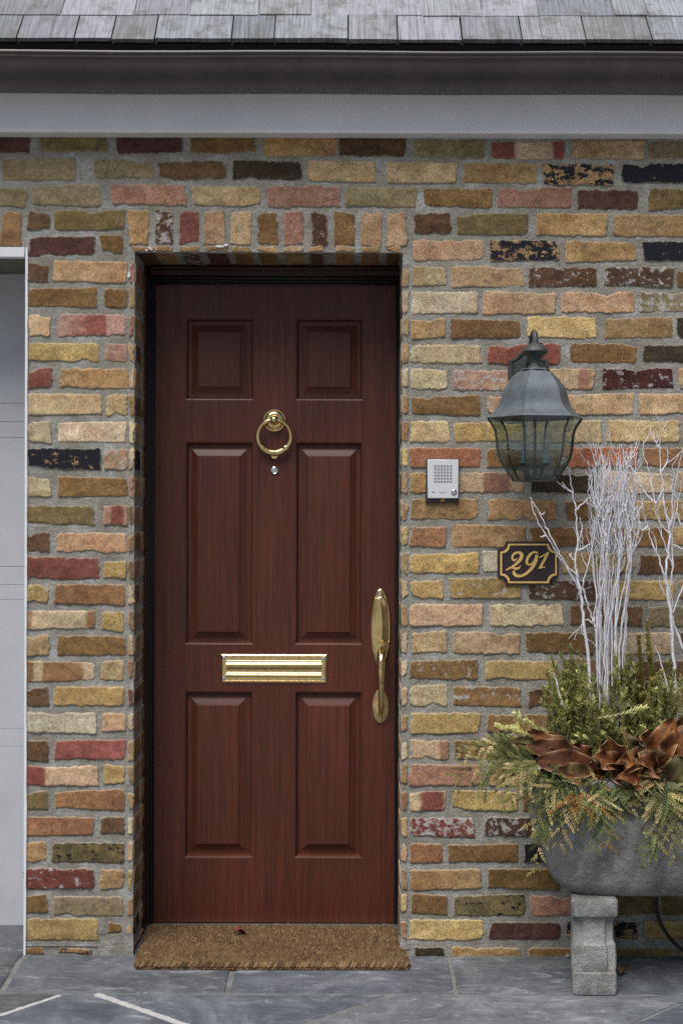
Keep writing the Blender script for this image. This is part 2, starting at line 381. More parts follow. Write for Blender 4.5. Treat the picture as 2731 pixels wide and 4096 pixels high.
B = '''R1 60 32 458 130 grey|492 38 905 136 redS|940 35 1350 133 peach|1370 40 1700 133 grey
R1 -95 150 303 270 buff|340 160 748 270 tan|780 165 1180 280 tanb|1222 160 1720 270 blk
R1 -320 295 78 402 grey|118 300 497 405 och|528 297 942 408 rose|975 308 1312 418 mar|1372 300 1720 415 olv
R1 65 440 268 552 brn|300 440 700 560 olv|745 440 1145 565 tan|1178 447 1700 570 tan
R1 55 590 450 705 peach|485 590 877 705 tanb|910 597 1303 710 tan|1340 597 1720 705 blk
R1 50 738 243 845 buff|268 738 677 853 peach|703 742 1085 850 brnw|1127 742 1513 850 brnw|1530 745 1720 850 brn
R1 45 878 418 1002 pale|445 880 855 1005 peach|883 880 1295 995 peach|1322 882 1720 990 greyw
R1 42 1028 235 1140 tan|262 1033 654 1140 och|693 1022 1080 1138 bry|1125 1025 1507 1138 tan|1530 1025 1720 1135 dk
R2 43 55 433 160 pale|472 52 877 165 red|935 48 1303 157 och|1343 55 1720 152 dk
R2 42 193 247 305 pale|280 200 610 313 rosw|650 190 1070 303 palS|1112 187 1510 300 marw|1540 190 1720 300 peach
R2 45 342 432 448 och|470 335 860 450 rosw|885 332 1290 448 buff|1322 330 1720 445 buff
R2 40 483 257 602 buff|287 490 680 597 yel|700 480 1112 605 buff|1145 480 1545 600 buff
R2 37 632 432 742 orgr|470 635 880 740 och|920 630 1315 740 orgr|1345 635 1720 740 org
R2 40 775 250 885 tan|270 768 675 880 palS|712 780 1075 885 dk|1115 770 1510 890 pale|1540 770 1720 890 tan
R2 45 918 420 1035 tan|480 925 862 1035 tan|905 930 1260 1040 och|1305 930 1720 1040 tan
R2 42 1075 243 1187 org|273 1065 683 1190 tan|712 1075 1075 1185 och|1105 1075 1480 1185 och|1510 1075 1720 1185 tan
R3 38 105 425 215 yel|447 92 850 210 crm|885 100 1290 215 yel|1322 113 1720 220 brn
R3 42 255 225 355 yel|260 240 660 355 yelw|703 255 1090 362 brnw|1110 255 1515 362 yel|1545 255 1720 362 tan
R3 38 388 447 510 peach|485 390 897 510 pale|935 395 1340 510 brn|1370 400 1720 515 grey
R3 48 543 247 660 buff|278 545 652 665 buff|685 545 1065 660 och|1110 550 1515 668 pale|1550 550 1720 660 brn
R3 40 700 420 808 ochw|458 705 862 812 yel|895 697 1270 810 rose|1300 705 1720 810 brn
R3 35 842 250 960 pale|280 850 660 960 ochw|700 865 1090 960 brn|1120 850 1520 960 tan|1550 850 1720 960 och
R3 42 995 430 1110 yel|470 1005 838 1105 och|875 1010 1270 1100 brn|1300 1000 1690 1110 tan
R4 38 85 255 195 palS|290 85 690 190 och|720 85 1120 195 brn|1150 85 1550 195 tan
R4 35 222 440 340 rose|470 222 870 338 tan|900 222 1300 338 och|1330 222 1720 338 brn
R4 37 372 237 482 redS|272 370 640 480 yel|670 370 1070 480 och|1100 370 1500 480 tan
R4 40 520 400 628 redw|455 520 860 625 brnw|890 520 1290 628 tan|1320 520 1720 628 och
R4 38 665 222 772 org|250 668 643 768 och|678 660 1000 770 blk|1030 665 1430 772 tan|1460 665 1720 772 brn
R4 40 810 437 920 tan|475 805 880 918 och|910 810 1310 920 brn|1340 810 1720 920 tan
R4 45 950 247 1060 och|285 950 680 1068 olvb|710 955 1100 1065 rose|1130 955 1410 1065 olv|1440 955 1720 1065 olv
R4 38 1090 448 1205 bry|485 1105 880 1200 mar|915 1100 1310 1195 tanb|1345 1100 1720 1195 yel
R4 46 1243 232 1303 dk|273 1245 658 1305 tan|700 1248 1080 1305 och|1110 1248 1500 1305 olv
C5 -45 5 322 105 mar|365 5 735 105 och|773 8 1190 120 tan|1197 15 1570 122 brn
C5 -170 140 162 242 grey|188 148 565 250 brn|602 145 990 250 dk|1025 145 1405 263 buff
C5 -77 280 337 392 rose|378 288 760 398 buff|797 288 1203 403 rose
L1 -60 10 345 205 mar|450 10 1200 190 olv
L1 25 265 850 510 grey
L1 -50 600 300 805 grey|365 560 1130 795 grey
L1 305 865 558 1060 brn|605 840 1400 1065 olv
L1 330 1140 1065 1350 mar|1130 1120 1380 1330 och
L1 320 1430 552 1650 brn|600 1415 1425 1650 peach
L1 322 1715 1090 1930 och|1170 1725 1425 1935 och
L1 322 2015 565 2255 buff|665 2010 1415 2250 rosS
L2 182 20 635 138 yel|672 25 815 140 rosw
L2 184 180 335 305 red|382 183 825 310 tan
L2 182 345 652 480 buff|678 352 815 485 buff
L2 182 525 332 658 pale|372 525 810 655 pale
L2 176 695 648 825 blk|670 703 818 833 rosw
L2 176 875 325 1005 pale|373 878 820 1003 och
L2 172 1062 605 1180 olv|660 1060 818 1187 rosS
L2 172 1230 322 1357 brn|365 1235 812 1360 peach
L3 168 80 640 215 red|662 105 810 217 yelw
L3 168 255 312 375 yelw|350 252 805 380 org
L3 166 420 612 540 tanS|652 428 795 550 yel
L3 166 575 318 710 peach|370 583 805 707 och
L3 166 748 605 872 tanS|650 740 793 867 buff
L3 164 915 312 1032 brn|345 907 798 1030 yel
L3 164 1073 620 1205 crm|653 1075 805 1193 peach
L3 162 1250 310 1385 brn|350 1247 805 1375 red
L4 160 105 635 228 redS|668 92 800 217 yel
L4 160 262 308 382 olv|352 257 800 382 org
L4 160 428 600 548 org|647 425 798 542 brn
L4 158 585 303 717 tan|335 592 797 720 olvb
L4 156 760 605 885 redw|642 765 793 890 tan
L4 158 928 305 1042 och|343 938 793 1063 grey
L4 156 1078 630 1220 yel|690 1105 780 1172 och
L4 158 1262 280 1305 och|380 1268 590 1302 tanb'''
SOLD = [(22,420,133,612,'tan'),(168,428,272,612,'brnw'),(306,426,416,615,'red'),(443,428,560,615,'peach'),(590,430,708,617,'buff'),(740,430,853,615,'och'),
        (888,430,1000,617,'rose'),(1045,432,1132,622,'brnw'),(1170,432,1285,620,'och'),(1320,433,1440,625,'peach'),(1467,435,1575,625,'peach')]

class Bricks:
    def __init__(s): s.V = []; s.F = []; s.C = []; s.Pm = []; s.n = 0
    def add(s, O, U, V, N, u0, v0, u1, v1, kind, seed, rough=1.0, proud=None, cell=.0044):
        k = K[kind]; c1, c2 = [np.array(sr(h_)) for h_ in k[:2]]; c1, c2 = [(c_*.78+c_.dot([.25,.6,.15])*.22) for c_ in (c1, c2)]; stripe = len(k) > 5
        r = random.Random(seed)
        wd, ht = u1-u0, v1-v0
        nx, ny = max(5, int(wd/cell)), max(5, int(ht/cell))
        t, q = np.meshgrid(np.linspace(0, 1, ny+1), np.linspace(0, 1, nx+1), indexing='ij')   # t: v, q: u
        amp = .0054*rough*r.uniform(.45, 1.4)
        sx = u0+q*wd; sy = v0+t*ht
        f = 42
        sk1, sk2, sk3, sk4 = [r.gauss(0, .0020)*rough for _ in range(4)]
        L = fbm(t*ht*f, t*0+.5, seed+1, 5, .78)*amp*1.35; R = fbm(t*ht*f, t*0+.5, seed+2, 5, .78)*amp*1.35
        Bt = fbm(q*wd*f*.8, t*0+.5, seed+3, 5, .78)*amp*1.35; T = fbm(q*wd*f*.8, t*0+.5, seed+4, 5, .78)*amp*1.35
        T = T+sk1*(q-.5)*2; Bt = Bt+sk2*(q-.5)*2; L = L+sk3*(t-.5)*2; R = R+sk4*(t-.5)*2
        # a few larger broken bites out of the arrises
        if r.random() < .42*rough:
            p = r.random(); wbt = r.uniform(.03, .09); dep = r.uniform(.004, .011)*min(1, ht/.05)
            g = dep*np.exp(-((q-p)*wd/(.012+wbt*.2))**2)
            if r.random() < .5: T = T-g
            else: Bt = Bt+g
        def cr(dist, rr): 
            e = np.clip(rr-dist, 0, rr); return rr-np.sqrt(np.maximum(rr*rr-e*e, 0))
        rs = [r.uniform(.0015, .008)*min(1, ht/.05) for _ in range(4)]
        if r.random() < .3: rs[r.randrange(4)] = r.uniform(.012, .024)
        rs = [min(x, wd*.4, ht*.45) for x in rs]
        db, dt_ = t*ht, (1-t)*ht
        xl = u0+L+np.maximum(cr(db, rs[0]), cr(dt_, rs[1])); xr = u1+R-np.maximum(cr(db, rs[2]), cr(dt_, rs[3]))
        uu = xl+(xr-xl)*q; vv = (v0+Bt)+((v1+T)-(v0+Bt))*t
        edge = np.minimum(np.minimum(q, 1-q)*wd, np.minimum(t, 1-t)*ht)
        d0 = (r.uniform(.0012, .0034) if proud is None else proud)
        tilt = r.uniform(-.0018, .0018)
        dep = d0+fbm(uu*28, vv*28, seed+5)*.0014+tilt*(q-.5)-.0008*np.exp(-edge/.0010)
        blot = fbm(uu*14+seed, vv*26, seed+6, 3)*.5+.5; blot = np.clip((blot-.3)*1.9, 0, 1)
        if stripe:
            ph = r.random()*3; wv = vnoise(uu*24+ph*7, vv*0+.3, seed+8)
            blot = np.clip((wv-.5)*14+.5+fbm(uu*60, vv*60, seed)*.8, 0, 1)
        hue = 1+np.array([r.uniform(-.04, .04), r.uniform(-.035, .035), r.uniform(-.07, .07)]); val = r.uniform(.85, 1.17)
        col = (c1*(1-blot[..., None])+c2*blot[..., None])*hue*val
        gr = fbm(uu*9, vv*9, seed+9, 2)[..., None]*.13+1; col = np.clip(col*gr, 0, 1)
        P_ = np.array(O)[None, None]+np.array(U)*uu[..., None]+np.array(V)*vv[..., None]+np.array(N)*dep[..., None]
        # skirt ring
        ring = [(0, j) for j in range(nx+1)]+[(i, nx) for i in range(1, ny+1)]+[(ny, j) for j in range(nx-1, -1, -1)]+[(i, 0) for i in range(ny-1, 0, -1)]
        ri = np.array([a*(nx+1)+b for a, b in ring]); flat = P_.reshape(-1, 3)
        sk = flat[ri]-np.array(N)*(d0+.012)
        base = s.n; m = (nx+1)*(ny+1)
        ii, jj = np.meshgrid(np.arange(ny), np.arange(nx), indexing='ij'); a = (ii*(nx+1)+jj).ravel()+base
        F = np.stack([a, a+1, a+nx+2, a+nx+1], 1)
        k2 = np.arange(len(ri)); F2 = np.stack([ri+base, m+k2+base, m+(k2+1) % len(ri)+base, ri[(k2+1) % len(ri)]+base], 1)
        s.F += [F, F2]; s.V += [flat, sk]; s.n += m+len(ri)
        cf = col.reshape(-1, 3); s.C += [np.c_[cf, np.ones(len(cf))], np.c_[cf[ri], np.ones(len(ri))]]
        wv = np.clip(max(k[2]*r.uniform(.7, 1.2), r.choice((0, .04, .10, .16, .22))), 0, 1); bv = np.clip(k[3]*r.uniform(.9, 1.1), 0, 1); sp = k[4]
        e = np.clip(edge.ravel()/.010, 0, 1)
        pm = np.c_[np.full(m, wv), np.full(m, bv), np.full(m, sp), e]; s.Pm += [pm, np.c_[np.full(len(ri), wv), np.full(len(ri), bv), np.full(len(ri), sp), np.zeros(len(ri))]]
    def build(s, name, parent):
        me = bpy.data.meshes.new(name); V = np.concatenate(s.V); F = np.concatenate(s.F)
        me.from_pydata(V.tolist(), [], F.tolist()); me.materials.append(M['brick'])
        for an, A in (('col', s.C), ('prm', s.Pm)):
            a = me.color_attributes.new(an, 'FLOAT_COLOR', 'POINT'); a.data.foreach_set('color', np.concatenate(A).astype(np.float32).ravel())
        me.polygons.foreach_set('use_smooth', [True]*len(me.polygons)); me.update()
        o = bpy.data.objects.new(name, me); COL.objects.link(o); o.parent = parent; return o

wall = thing('brick_wall', (0, 0, 0), 'weathered multicoloured brick wall with grey mortar round the brown front door', 'wall')
bw = Bricks()
OX, OU, OV, ON = (0, 0, 0), (1, 0, 0), (0, 0, 1), (0, -1, 0)
seed = 100; rows_r = []; rows_l = []
for ln in B.split('\n'):
    wn, rest = ln.split(' ', 1); ox, oy, sc = W[wn]
    items = [q.split() for q in rest.split('|')]
    last = None; ys = []
    for x0, y0, x1, y1, kd in items:
        x0, y0, x1, y1 = ox+float(x0)/sc, oy+float(y0)/sc, ox+float(x1)/sc, oy+float(y1)/sc
        a = P(x0, y1); b = P(x1, y0); seed += 31
        bw.add(OX, OU, OV, ON, a[0], a[1], b[0], b[1], kd, seed)
        last = (a, b); ys.append((a[1], b[1]))
    zz = (sum(y[0] for y in ys)/len(ys), sum(y[1] for y in ys)/len(ys))
    if wn[0] == 'R':
        x = last[1][0]+.011; rows_r.append(zz)
        while x < XR2-.06:                                   # the wall goes on beyond the frame
            lw = min(rnd.choice((.205, .21, .2, .1)), XR2-x); seed += 31
            bw.add(OX, OU, OV, ON, x, zz[0], x+lw, zz[1], rnd.choice(('tan', 'och', 'buff', 'red', 'brn', 'peach', 'yel', 'rose')), seed, cell=.010 if x < 1.5 else .018); x += lw+.012
    if wn in ('L1', 'L2', 'L3', 'L4') and items[0][0] not in ('-60', '25', '-50'): rows_l.append(zz)
for zc in range(3):                                        # courses above the garage opening, left of the frame
    z1 = P(0, [545, 633, 757][zc])[1]; z0 = P(0, [613, 720, 825][zc])[1]
    x = P([-22, 6, -18][zc], 600)[0]-.012
    while x > -3.1:
        seed += 31; bw.add(OX, OU, OV, ON, x-.205, z0, x, z1, rnd.choice(('tan', 'och', 'grey', 'rose', 'brn', 'buff')), seed, cell=.012); x -= .217
XL, ZH = P(537, 2048)[0], P(1075, 1009)[1]                # left arris of the doorway, lintel height
XR = P(1607, 2048)[0]
XG, ZG = P(104, 2048)[0]-.002, P(50, 988)[1]              # garage opening
RD = .207
# slip ends on the door corners, reveal bricks
for i, (z0, z1) in enumerate(rows_l[1:]):
    seed += 31; kd = ['buff', 'rose', 'tan', 'rose', 'tan', 'peach', 'tan', 'pale', 'pale', 'rose', 'och', 'org', 'och', 'buff', 'org', 'peach', 'org', 'red', 'pale', 'tan', 'tan', 'tan', 'pale', 'peach', 'yel', 'tan'][i % 26]
    if z1 > ZH: continue
    bw.add(OX, OU, OV, ON, XL-.0165, z0+rnd.uniform(-.003,.004), XL-.001, z1+rnd.uniform(-.004,.003), kd, seed, rough=.9, proud=.003, cell=.0045)
    kd2 = ['blk', 'rose', 'grey', 'tan', 'brn', 'tan', 'brn', 'tan', 'blk', 'tan', 'rose', 'och', 'rose', 'och', 'grey', 'grey', 'greyw', 'brn', 'rose', 'och', 'org', 'och', 'org', 'greyw', 'och', 'och'][(i+0) % 26]
    seed += 31
    bw.add((XL, 0, 0), (0, 1, 0), (0, 0, 1), (1, 0, 0), .003, z0, .125, z1, kd2, seed, cell=.008)
    seed += 31; bw.add((XL, 0, 0), (0, 1, 0), (0, 0, 1), (1, 0, 0), .137, z0, RD+.03, z1, rnd.choice(('tan', 'och', 'grey')), seed, cell=.008)
for i, (z0, z1) in enumerate(rows_r):
    if z1 > ZH-.005: continue
    seed += 31; kd = ['tan', 'bry', 'tan', 'buff', 'tan', 'buff', 'pale', 'buff', 'tan', 'pale', 'tan', 'org', 'bry', 'peach'][i % 14]
    if z1-z0 > .02: bw.add(OX, OU, OV, ON, XR+.001, z0+rnd.uniform(-.003,.004), XR+.0185, z1+rnd.uniform(-.004,.003), kd, seed, rough=.9, proud=.003, cell=.0045)
    seed += 31; bw.add((XR, 0, 0), (0, 1, 0), (0, 0, 1), (-1, 0, 0), .003, z0, .125, z1, rnd.choice(('tan', 'och', 'buff')), seed, cell=.012)
# lintel strip and soffit under the soldier course
for i, (x0, y0, x1, y1, kd) in enumerate(SOLD):
    sx0, sx1 = [(42,165),(170,270),(310,415),(450,570),(600,705),(742,850),(888,995),(1030,1110),(1180,1282),(1322,1428),(1468,1545)][i]
    a = P(500+sx0/1.4, 540+665/1.4); b = P(500+sx1/1.4, 540+637/1.4); seed += 31
    bw.add(OX, OU, OV, ON, a[0], ZH+.002, b[0], ZH+.019, 'tan' if kd != 'rose' else 'peach', seed, proud=.003, cell=.0045)
    seed += 31; kd2 = ('brn', 'tan', 'brnw', 'mar', 'och', 'och', 'tan', 'brn', 'org', 'org', 'brn')[i]
    bw.add((0, 0, ZH), (1, 0, 0), (0, 1, 0), (0, 0, -1), max(a[0], XL+.002), .003, min(b[0], XR-.002), RD+.03, kd2, seed, cell=.008)
bw.build('brickwork', wall)
sb = Bricks()
for x0, y0, x1, y1, kd in SOLD:
    a = P(500+x0/1.4, 540+y1/1.4); b = P(500+x1/1.4, 540+y0/1.4); seed += 31
    sb.add(OX, OU, OV, ON, a[0], a[1], b[0], b[1], kd, seed)
x = P(3, 900)[0]; a = P(5, 985); b = P(87, 849)
for i in range(30):                                        # soldiers over the garage opening
    seed += 31; sb.add(OX, OU, OV, ON, a[0]-i*.0785, a[1], b[0]-i*.0785, b[1], ('org', 'tan', 'rose', 'och')[i % 4], seed, cell=.0062 if i < 1 else .012)
sb.build('soldier_course', wall)
# mortar: a sheet with the two openings, reveals and soffit
mb = MB()
def sheet(O, U, V, N, u0, u1, v0, v1, hole=None, step=.011, amp=.0016, base=0.0, sd_=1):
    nu, nv = max(1, int((u1-u0)/step)), max(1, int((v1-v0)/step))
    u = np.linspace(u0, u1, nu+1); v = np.linspace(v0, v1, nv+1); vv, uu = np.meshgrid(v, u, indexing='ij')
    d = base-.0006+fbm(uu*26, vv*34, sd_)*amp*.9+fbm(uu*6, vv*6, sd_+5)*amp*.9
    e = np.minimum(np.minimum(uu-u0, u1-uu), np.minimum(vv-v0, v1-vv)); d = np.where(e < 1e-6, base, d)
    Pn = np.array(O)+np.array(U)*uu[..., None]+np.array(V)*vv[..., None]+np.array(N)*d[..., None]
    fs = []
    for i in range(nv):
        for j in range(nu):
            a = i*(nu+1)+j; fs.append((a, a+1, a+nu+2, a+nu+1))
    mb.add(Pn.reshape(-1, 3).tolist(), fs)
ZT = 2.75
sheet(OX, OU, OV, ON, XG, XL, -.02, ZH, sd_=1); sheet(OX, OU, OV, ON, XR, XR2, -.02, ZH, sd_=1)
sheet(OX, OU, OV, ON, XG, XR2, ZH, ZT, sd_=1); sheet(OX, OU, OV, ON, -3.2, XG, ZG, ZT, sd_=1)
sheet((XL, 0, 0), (0, 1, 0), (0, 0, 1), (1, 0, 0), 0, RD+.05, -.02, ZH, sd_=3)
sheet((XR, 0, 0), (0, 1, 0), (0, 0, 1), (-1, 0, 0), 0, RD+.05, -.02, ZH, sd_=4)
sheet((0, 0, ZH), (1, 0, 0), (0, 1, 0), (0, 0, -1), XL, XR, 0, RD+.05, sd_=5)
# slumped mortar at the foot of the pier
def lump(x0, x1, z0, z1, th, sd_):
    sheet(OX, OU, OV, ON, x0, x1, z0, z1, base=th, amp=.0045, step=.006, sd_=sd_)
lump(P(395, 3700)[0], XL+.002, -.01, P(0, 3730)[1], .006, 21); lump(XG+.005, P(400, 3700)[0], P(0, 3782)[1], P(0, 3762)[1], .004, 22); lump(XG+.005, XL, -.01, P(0, 3818)[1], .007, 23)
lump(XR, P(1660, 3700)[0], -.01, P(1630, 3795)[1], .005, 24); lump(P(1650, 3700)[0], XR2, -.01, P(1660, 3836)[1], .006, 25)
mb.build('mortar', M['mortar'], wall)
core = MB(); core.box(-3.2, XR2, .37, .45, -.02, 2.72); core.box(XR2-.0005, XR2+.004, -.001, .45, -.02, 2.72); core.box(XR+.06, XR2, .02, .37, -.02, 2.72); core.box(XG+.02, XL-.03, .02, .37, -.02, 2.72); core.box(-3.2, XR2, .02, .37, ZH+.05, 2.72) 
core.build('wall_core', M['dark'], wall, smooth=False)
fl = MB()                                                 # flecks of white paint
for px, py, pw, ph in ((518, 1101, 7, 13), (600, 992, 6, 6), (607, 999, 8, 3), (588, 1002, 6, 4), (880, 987, 22, 6), (905, 982, 12, 5), (537, 1135, 1.5, 8), (525, 1063, 3, 5)):
    c = P(px, py); n = 9; o_ = [(c[0]+S*pw*math.cos(2*math.pi*i/n)*rnd.uniform(.6, 1.1), c[1]+S*ph*math.sin(2*math.pi*i/n)*rnd.uniform(.6, 1.1)) for i in range(n)]
    fl.poly(o_, -.0072, .002)
fl.build('paint_fleck', M['flake'], wall, smooth=False)

# ------------------------------------------------------------------ ground
gr = MB(); gr.add([(-60, -80, -.03), (60, -80, -.03), (60, 20, -.03), (-60, 20, -.03)], [(0, 1, 2, 3)])
tag(gr.build('ground', M['bounce_concrete'], smooth=False), kind='structure')
def G(px, py):
    """photo pixel on the ground plane"""
    u, v = (px-CX)*S/D, (CY-py)*S/D
    X, Z = u*C_-v*S_, u*S_+v*C_
    t = -H/Z; return (X*t, -D+t)
jt = MB(); jt.box(-3.2, 3.2, -2.6, .42, -.028, -.0035); tag(jt.build('paving_joints', M['joint'], smooth=False), kind='structure')
def C0(x, y): return G(x/.95, 3500+y/.95)                 # window over the lower left
def C1(x, y): return G(1550+x/1.328, 3300+y/1.328)        # lower right
yb = .42
seam = G(1365, 3975)[1]
sl_ = MB()
def slab(pts, sd_, tone, gap=.0):
    r = random.Random(sd_); pts = [Vector((p[0], p[1])) for p in pts]; out = []
    n = len(pts); c = sum(pts, Vector((0, 0)))/n
    for i in range(n):
        a, b = pts[i], pts[(i+1) % n]; m = max(1, int((b-a).length/.03))
        for j in range(m):
            p = a.lerp(b, j/m); d = (c-p).normalized()
            out.append(p+d*(gap+r.uniform(0, .0035)))
    k = len(out); bev = .004
    top = [(p.x+(c.x-p.x)/(c-p).length*bev, p.y+(c.y-p.y)/(c-p).length*bev, 0) for p in out]
    mid = [(p.x, p.y, -.003) for p in out]; bot = [(p.x, p.y, -.02) for p in out]
    sl_.add(top+mid+bot, [tuple(range(k))]+[(i, (i+1) % k, k+(i+1) % k, k+i) for i in range(k)]+[(k+i, k+(i+1) % k, 2*k+(i+1) % k, 2*k+i) for i in range(k)], (tone[0], tone[1], tone[2]))
g = .007
j1, j2, j3 = C0(72, 330), C0(8, 443), C0(875, 400)
e1 = G(50, 3843); xj = j3[0]
xr1 = C1(332, 720)[0]; xr2 = C1(360, 890)[0]
slab([(-3.2, seam+g), (j2[0]-g, seam+g), (j1[0]-g, j1[1]), (j1[0]-g+.04, yb), (-3.2, yb)], 1, (.62, .60, .58))
slab([(j2[0]+g, seam+g), (xj-g, seam+g), (xj-g, yb), (j1[0]+.05, yb), (j1[0]+g, j1[1])], 2, (.92, .92, .92))
slab([(xj+g, seam+g), (xr2-g*.6, seam+g), (xr1-g*.6, 0), (xr1-g*.6, yb), (xj+g, yb)], 3, (.95, .97, 1.0))
slab([(xr2+g*.8, seam+g), (1.25, seam+g), (1.25, yb), (xr1+g*.8, yb), (xr1+g*.8, 0)], 4, (.86, .87, .86))
slab([(1.27, seam+g), (3.2, seam+g), (3.2, yb), (1.27, yb)], 5, (.9, .9, .9))
# pale mortar in two of the front joints
def mortar_line(p, q, wd_):
    p, q = Vector((p[0], p[1], 0)), Vector((q[0], q[1], 0)); d = (q-p).normalized(); nn = Vector((-d.y, d.x, 0)); n = int((q-p).length/.012); ra, rb2 = [], []
    for i in range(n+1):
        c = p.lerp(q, i/n); ra.append(c+nn*(wd_*rnd.uniform(.7, 1.15))+Vector((0, 0, -.001))); rb2.append(c-nn*(wd_*rnd.uniform(.7, 1.15))+Vector((0, 0, -.001)))
    low = [[(v.x, v.y, -.012) for v in r_] for r_ in (ra, rb2)]
    ml_.rings([low[0], [tuple(v) for v in ra], [tuple(v) for v in rb2], low[1]], False)
# front row of irregular flags
A0, A1, A2 = C0(0, 532), C0(235, 457), C0(365, 450)
b1 = C0(715, 572); c1 = C0(1485, 462); c2 = C0(1160, 568)
d1, d2 = C1(1568, 935), C1(1280, 1062)
def ext(p, q, Y):
    t = (Y-p[1])/(q[1]-p[1]); return (p[0]+(q[0]-p[0])*t, Y)
yf = -1.15
lA = ext(A1, A0, seam-.2); ml_ = MB(); mortar_line(A2, b1, .012); mortar_line(A1, A0, .011); tag(ml_.build('pale_joint', m_noise('pale_mortar', (.36,.36,.36), (.52,.52,.52), 40, .95, .2, .6, .004, grain=250)), kind='structure')

slab([(-3.2, seam-g), (A1[0]-.02, seam-g), (lA[0], lA[1]+.006), (-3.2, lA[1]+.006)], 6, (.75, .72, .68))
def meet(p, q, r, t):
    d1_ = (q[0]-p[0], q[1]-p[1]); d2_ = (t[0]-r[0], t[1]-r[1]); den = d1_[0]*d2_[1]-d1_[1]*d2_[0]
    u = ((r[0]-p[0])*d2_[1]-(r[1]-p[1])*d2_[0])/den; return (p[0]+d1_[0]*u, p[1]+d1_[1]*u)
X_ = meet(A2, b1, c1, c2)
slab([(A1[0]+.012, seam-g), (A2[0]-.012, seam-g), (X_[0]-.012, X_[1]-.006), (X_[0]-.008, yf), (-1.6, yf), (-1.6, lA[1]-.012), (lA[0], lA[1]-.012)], 7, (.80, .83, .88))
slab([(A2[0]+.022, seam-g), (c1[0]-.018, seam-g), (X_[0], X_[1]+.010)], 8, (1.08, 1.10, 1.14))
pD = ext(d1, d2, yf); pD0 = ext(d2, d1, seam-.06)
slab([(c1[0]+.012, seam-g), (1.45, seam-g), (pD0[0]-.005, pD0[1]), (pD[0]-.005, yf), (X_[0]+.008, yf), (X_[0]+.012, X_[1]-.006)], 9, (1.3, 1.28, 1.24))
slab([(1.46, seam-g), (3.2, seam-g), (3.2, yf), (pD[0]+.008, yf), (pD0[0]+.008, pD0[1])], 10, (.9, .92, .95))
for i in range(7): slab([(-3.2+i*.98, yf-.015), (-3.2+i*.98+.96, yf-.015), (-3.2+i*.98+.96, -2.58), (-3.2+i*.98, -2.58)], 20+i, (rnd.uniform(.85, 1.1),)*3)
tag(sl_.build('paving', M['slate'], smooth=False), kind='structure')

# ------------------------------------------------------------------ eaves
YF = -.06
def Zat(py, Y): return P(CX, py*1.7417, Y)[1]
fa = MB(); zb = Zat(305.5, YF); fa.box(-3.2, XR2, YF, -.002, zb, 2.75, .002)
tag(fa.build('fascia_board', M['white']), 'long white painted board between brown gutter and top of brick wall', 'fascia board')
gu = MB()
prof = [(-.198, Zat(121, -.205)-.006), (-.200, Zat(118, -.205)), (-.2065, Zat(117.5, -.205)+.001), (-.2095, Zat(119.5, -.205)-.001), (-.2085, Zat(124, -.205)), (-.205, Zat(125.5, -.205)), (-.2045, Zat(133, -.2)), (-.199, Zat(136, -.2)), (-.1955, Zat(148, -.195)), (-.187, Zat(164, -.187)), (-.174, Zat(178, -.174)),
        (-.163, Zat(190, -.163)), (-.159, Zat(199, -.159)), (-.1585, Zat(203.5, -.158)), (-.154, Zat(204.5, -.155)), (-.0625, Zat(217.5, YF)), (-.0625, Zat(217.5, YF)+.10), (-.0665, Zat(217.5, YF)+.10), (-.0665, Zat(217.5, YF)+.004), (-.152, Zat(204.5, -.155)+.006)]
nx_ = 30
rg = []
for i in range(nx_+1):
    x = -3.2+(XR2+3.25)*i/nx_; sag = .0015*math.sin(i*1.3)
    rg.append([(x, y, z+sag) for y, z in prof])
gu.rings(rg, True, False, False)
tag(gu.build('gutter', M['gutter'], angle=50), 'dark brown metal rain gutter running along under the roof shingles', 'gutter')
roof = thing('shingle_roof', (0, -.1, 2.8), 'weathered silver grey wooden shingle roof edge above the gutter', 'roof')
TH = math.radians(50); YE = -.115; ZE = Zat(98, YE)
dv = Vector((0, math.cos(TH), math.sin(TH))); nv = Vector((0, -math.sin(TH), math.cos(TH)))
sh = MB()
EXPO = .142
def course(k, joints):
    o = Vector((0, YE, ZE))+dv*(EXPO*k)
    for a, b in zip(joints[:-1], joints[1:]):
        gp = rnd.uniform(.0012, .003); th = rnd.uniform(.010, .014); L = .33; of = rnd.uniform(-.004, .004)
        lift = rnd.uniform(0, .002); n = max(2, int((b-a)/.04)); tn = rnd.uniform(.72, 1.2); tn = (tn*rnd.uniform(.97, 1.02), tn, tn*rnd.uniform(.97, 1.06))
        rr = []; 
        for i in range(n+1):
            x = a+gp+(b-a-2*gp)*i/n; wob = rnd.uniform(-.0012, .0012); sk = rnd.uniform(-.001, .001)
            p0 = o+dv*(of+wob)+nv*(th+lift); p1 = o+dv*(of+wob+sk); p2 = o+dv*L+nv*(.004); p3 = o+dv*L
            rr.append([(x, *p0.yz), (x, *p2.yz), (x, *p3.yz), (x, *p1.yz)])
        sh.rings(rr, True, True, True, col=tn)
def xs(l, py, Y): return [P(p*1.7417, py*1.7417, Y)[0] for p in l]
def fill(l):
    while l[0] > -3.2: l.insert(0, l[0]-rnd.uniform(.1, .24))
    while l[-1] < XR2: l.append(l[-1]+rnd.uniform(.1, .24))
    return l
course(0, fill(xs([40, 172, 257, 356, 532, 630, 799, 913, 1060, 1198, 1344, 1495], 97, YE)))
course(1, fill(xs([142, 310, 436, 594, 715, 969, 1108, 1236, 1409], 25, YE+EXPO*dv.y)))
for k in range(2, 7): course(k, fill([rnd.uniform(-.1, .1)]))
sh.build('shingles', M['shingle'], roof, smooth=False)
us = MB()                                                  # starter course and deck below
o0 = Vector((0, YE+.01, ZE))
q0, q1 = o0-nv*.004, o0-nv*.028; 
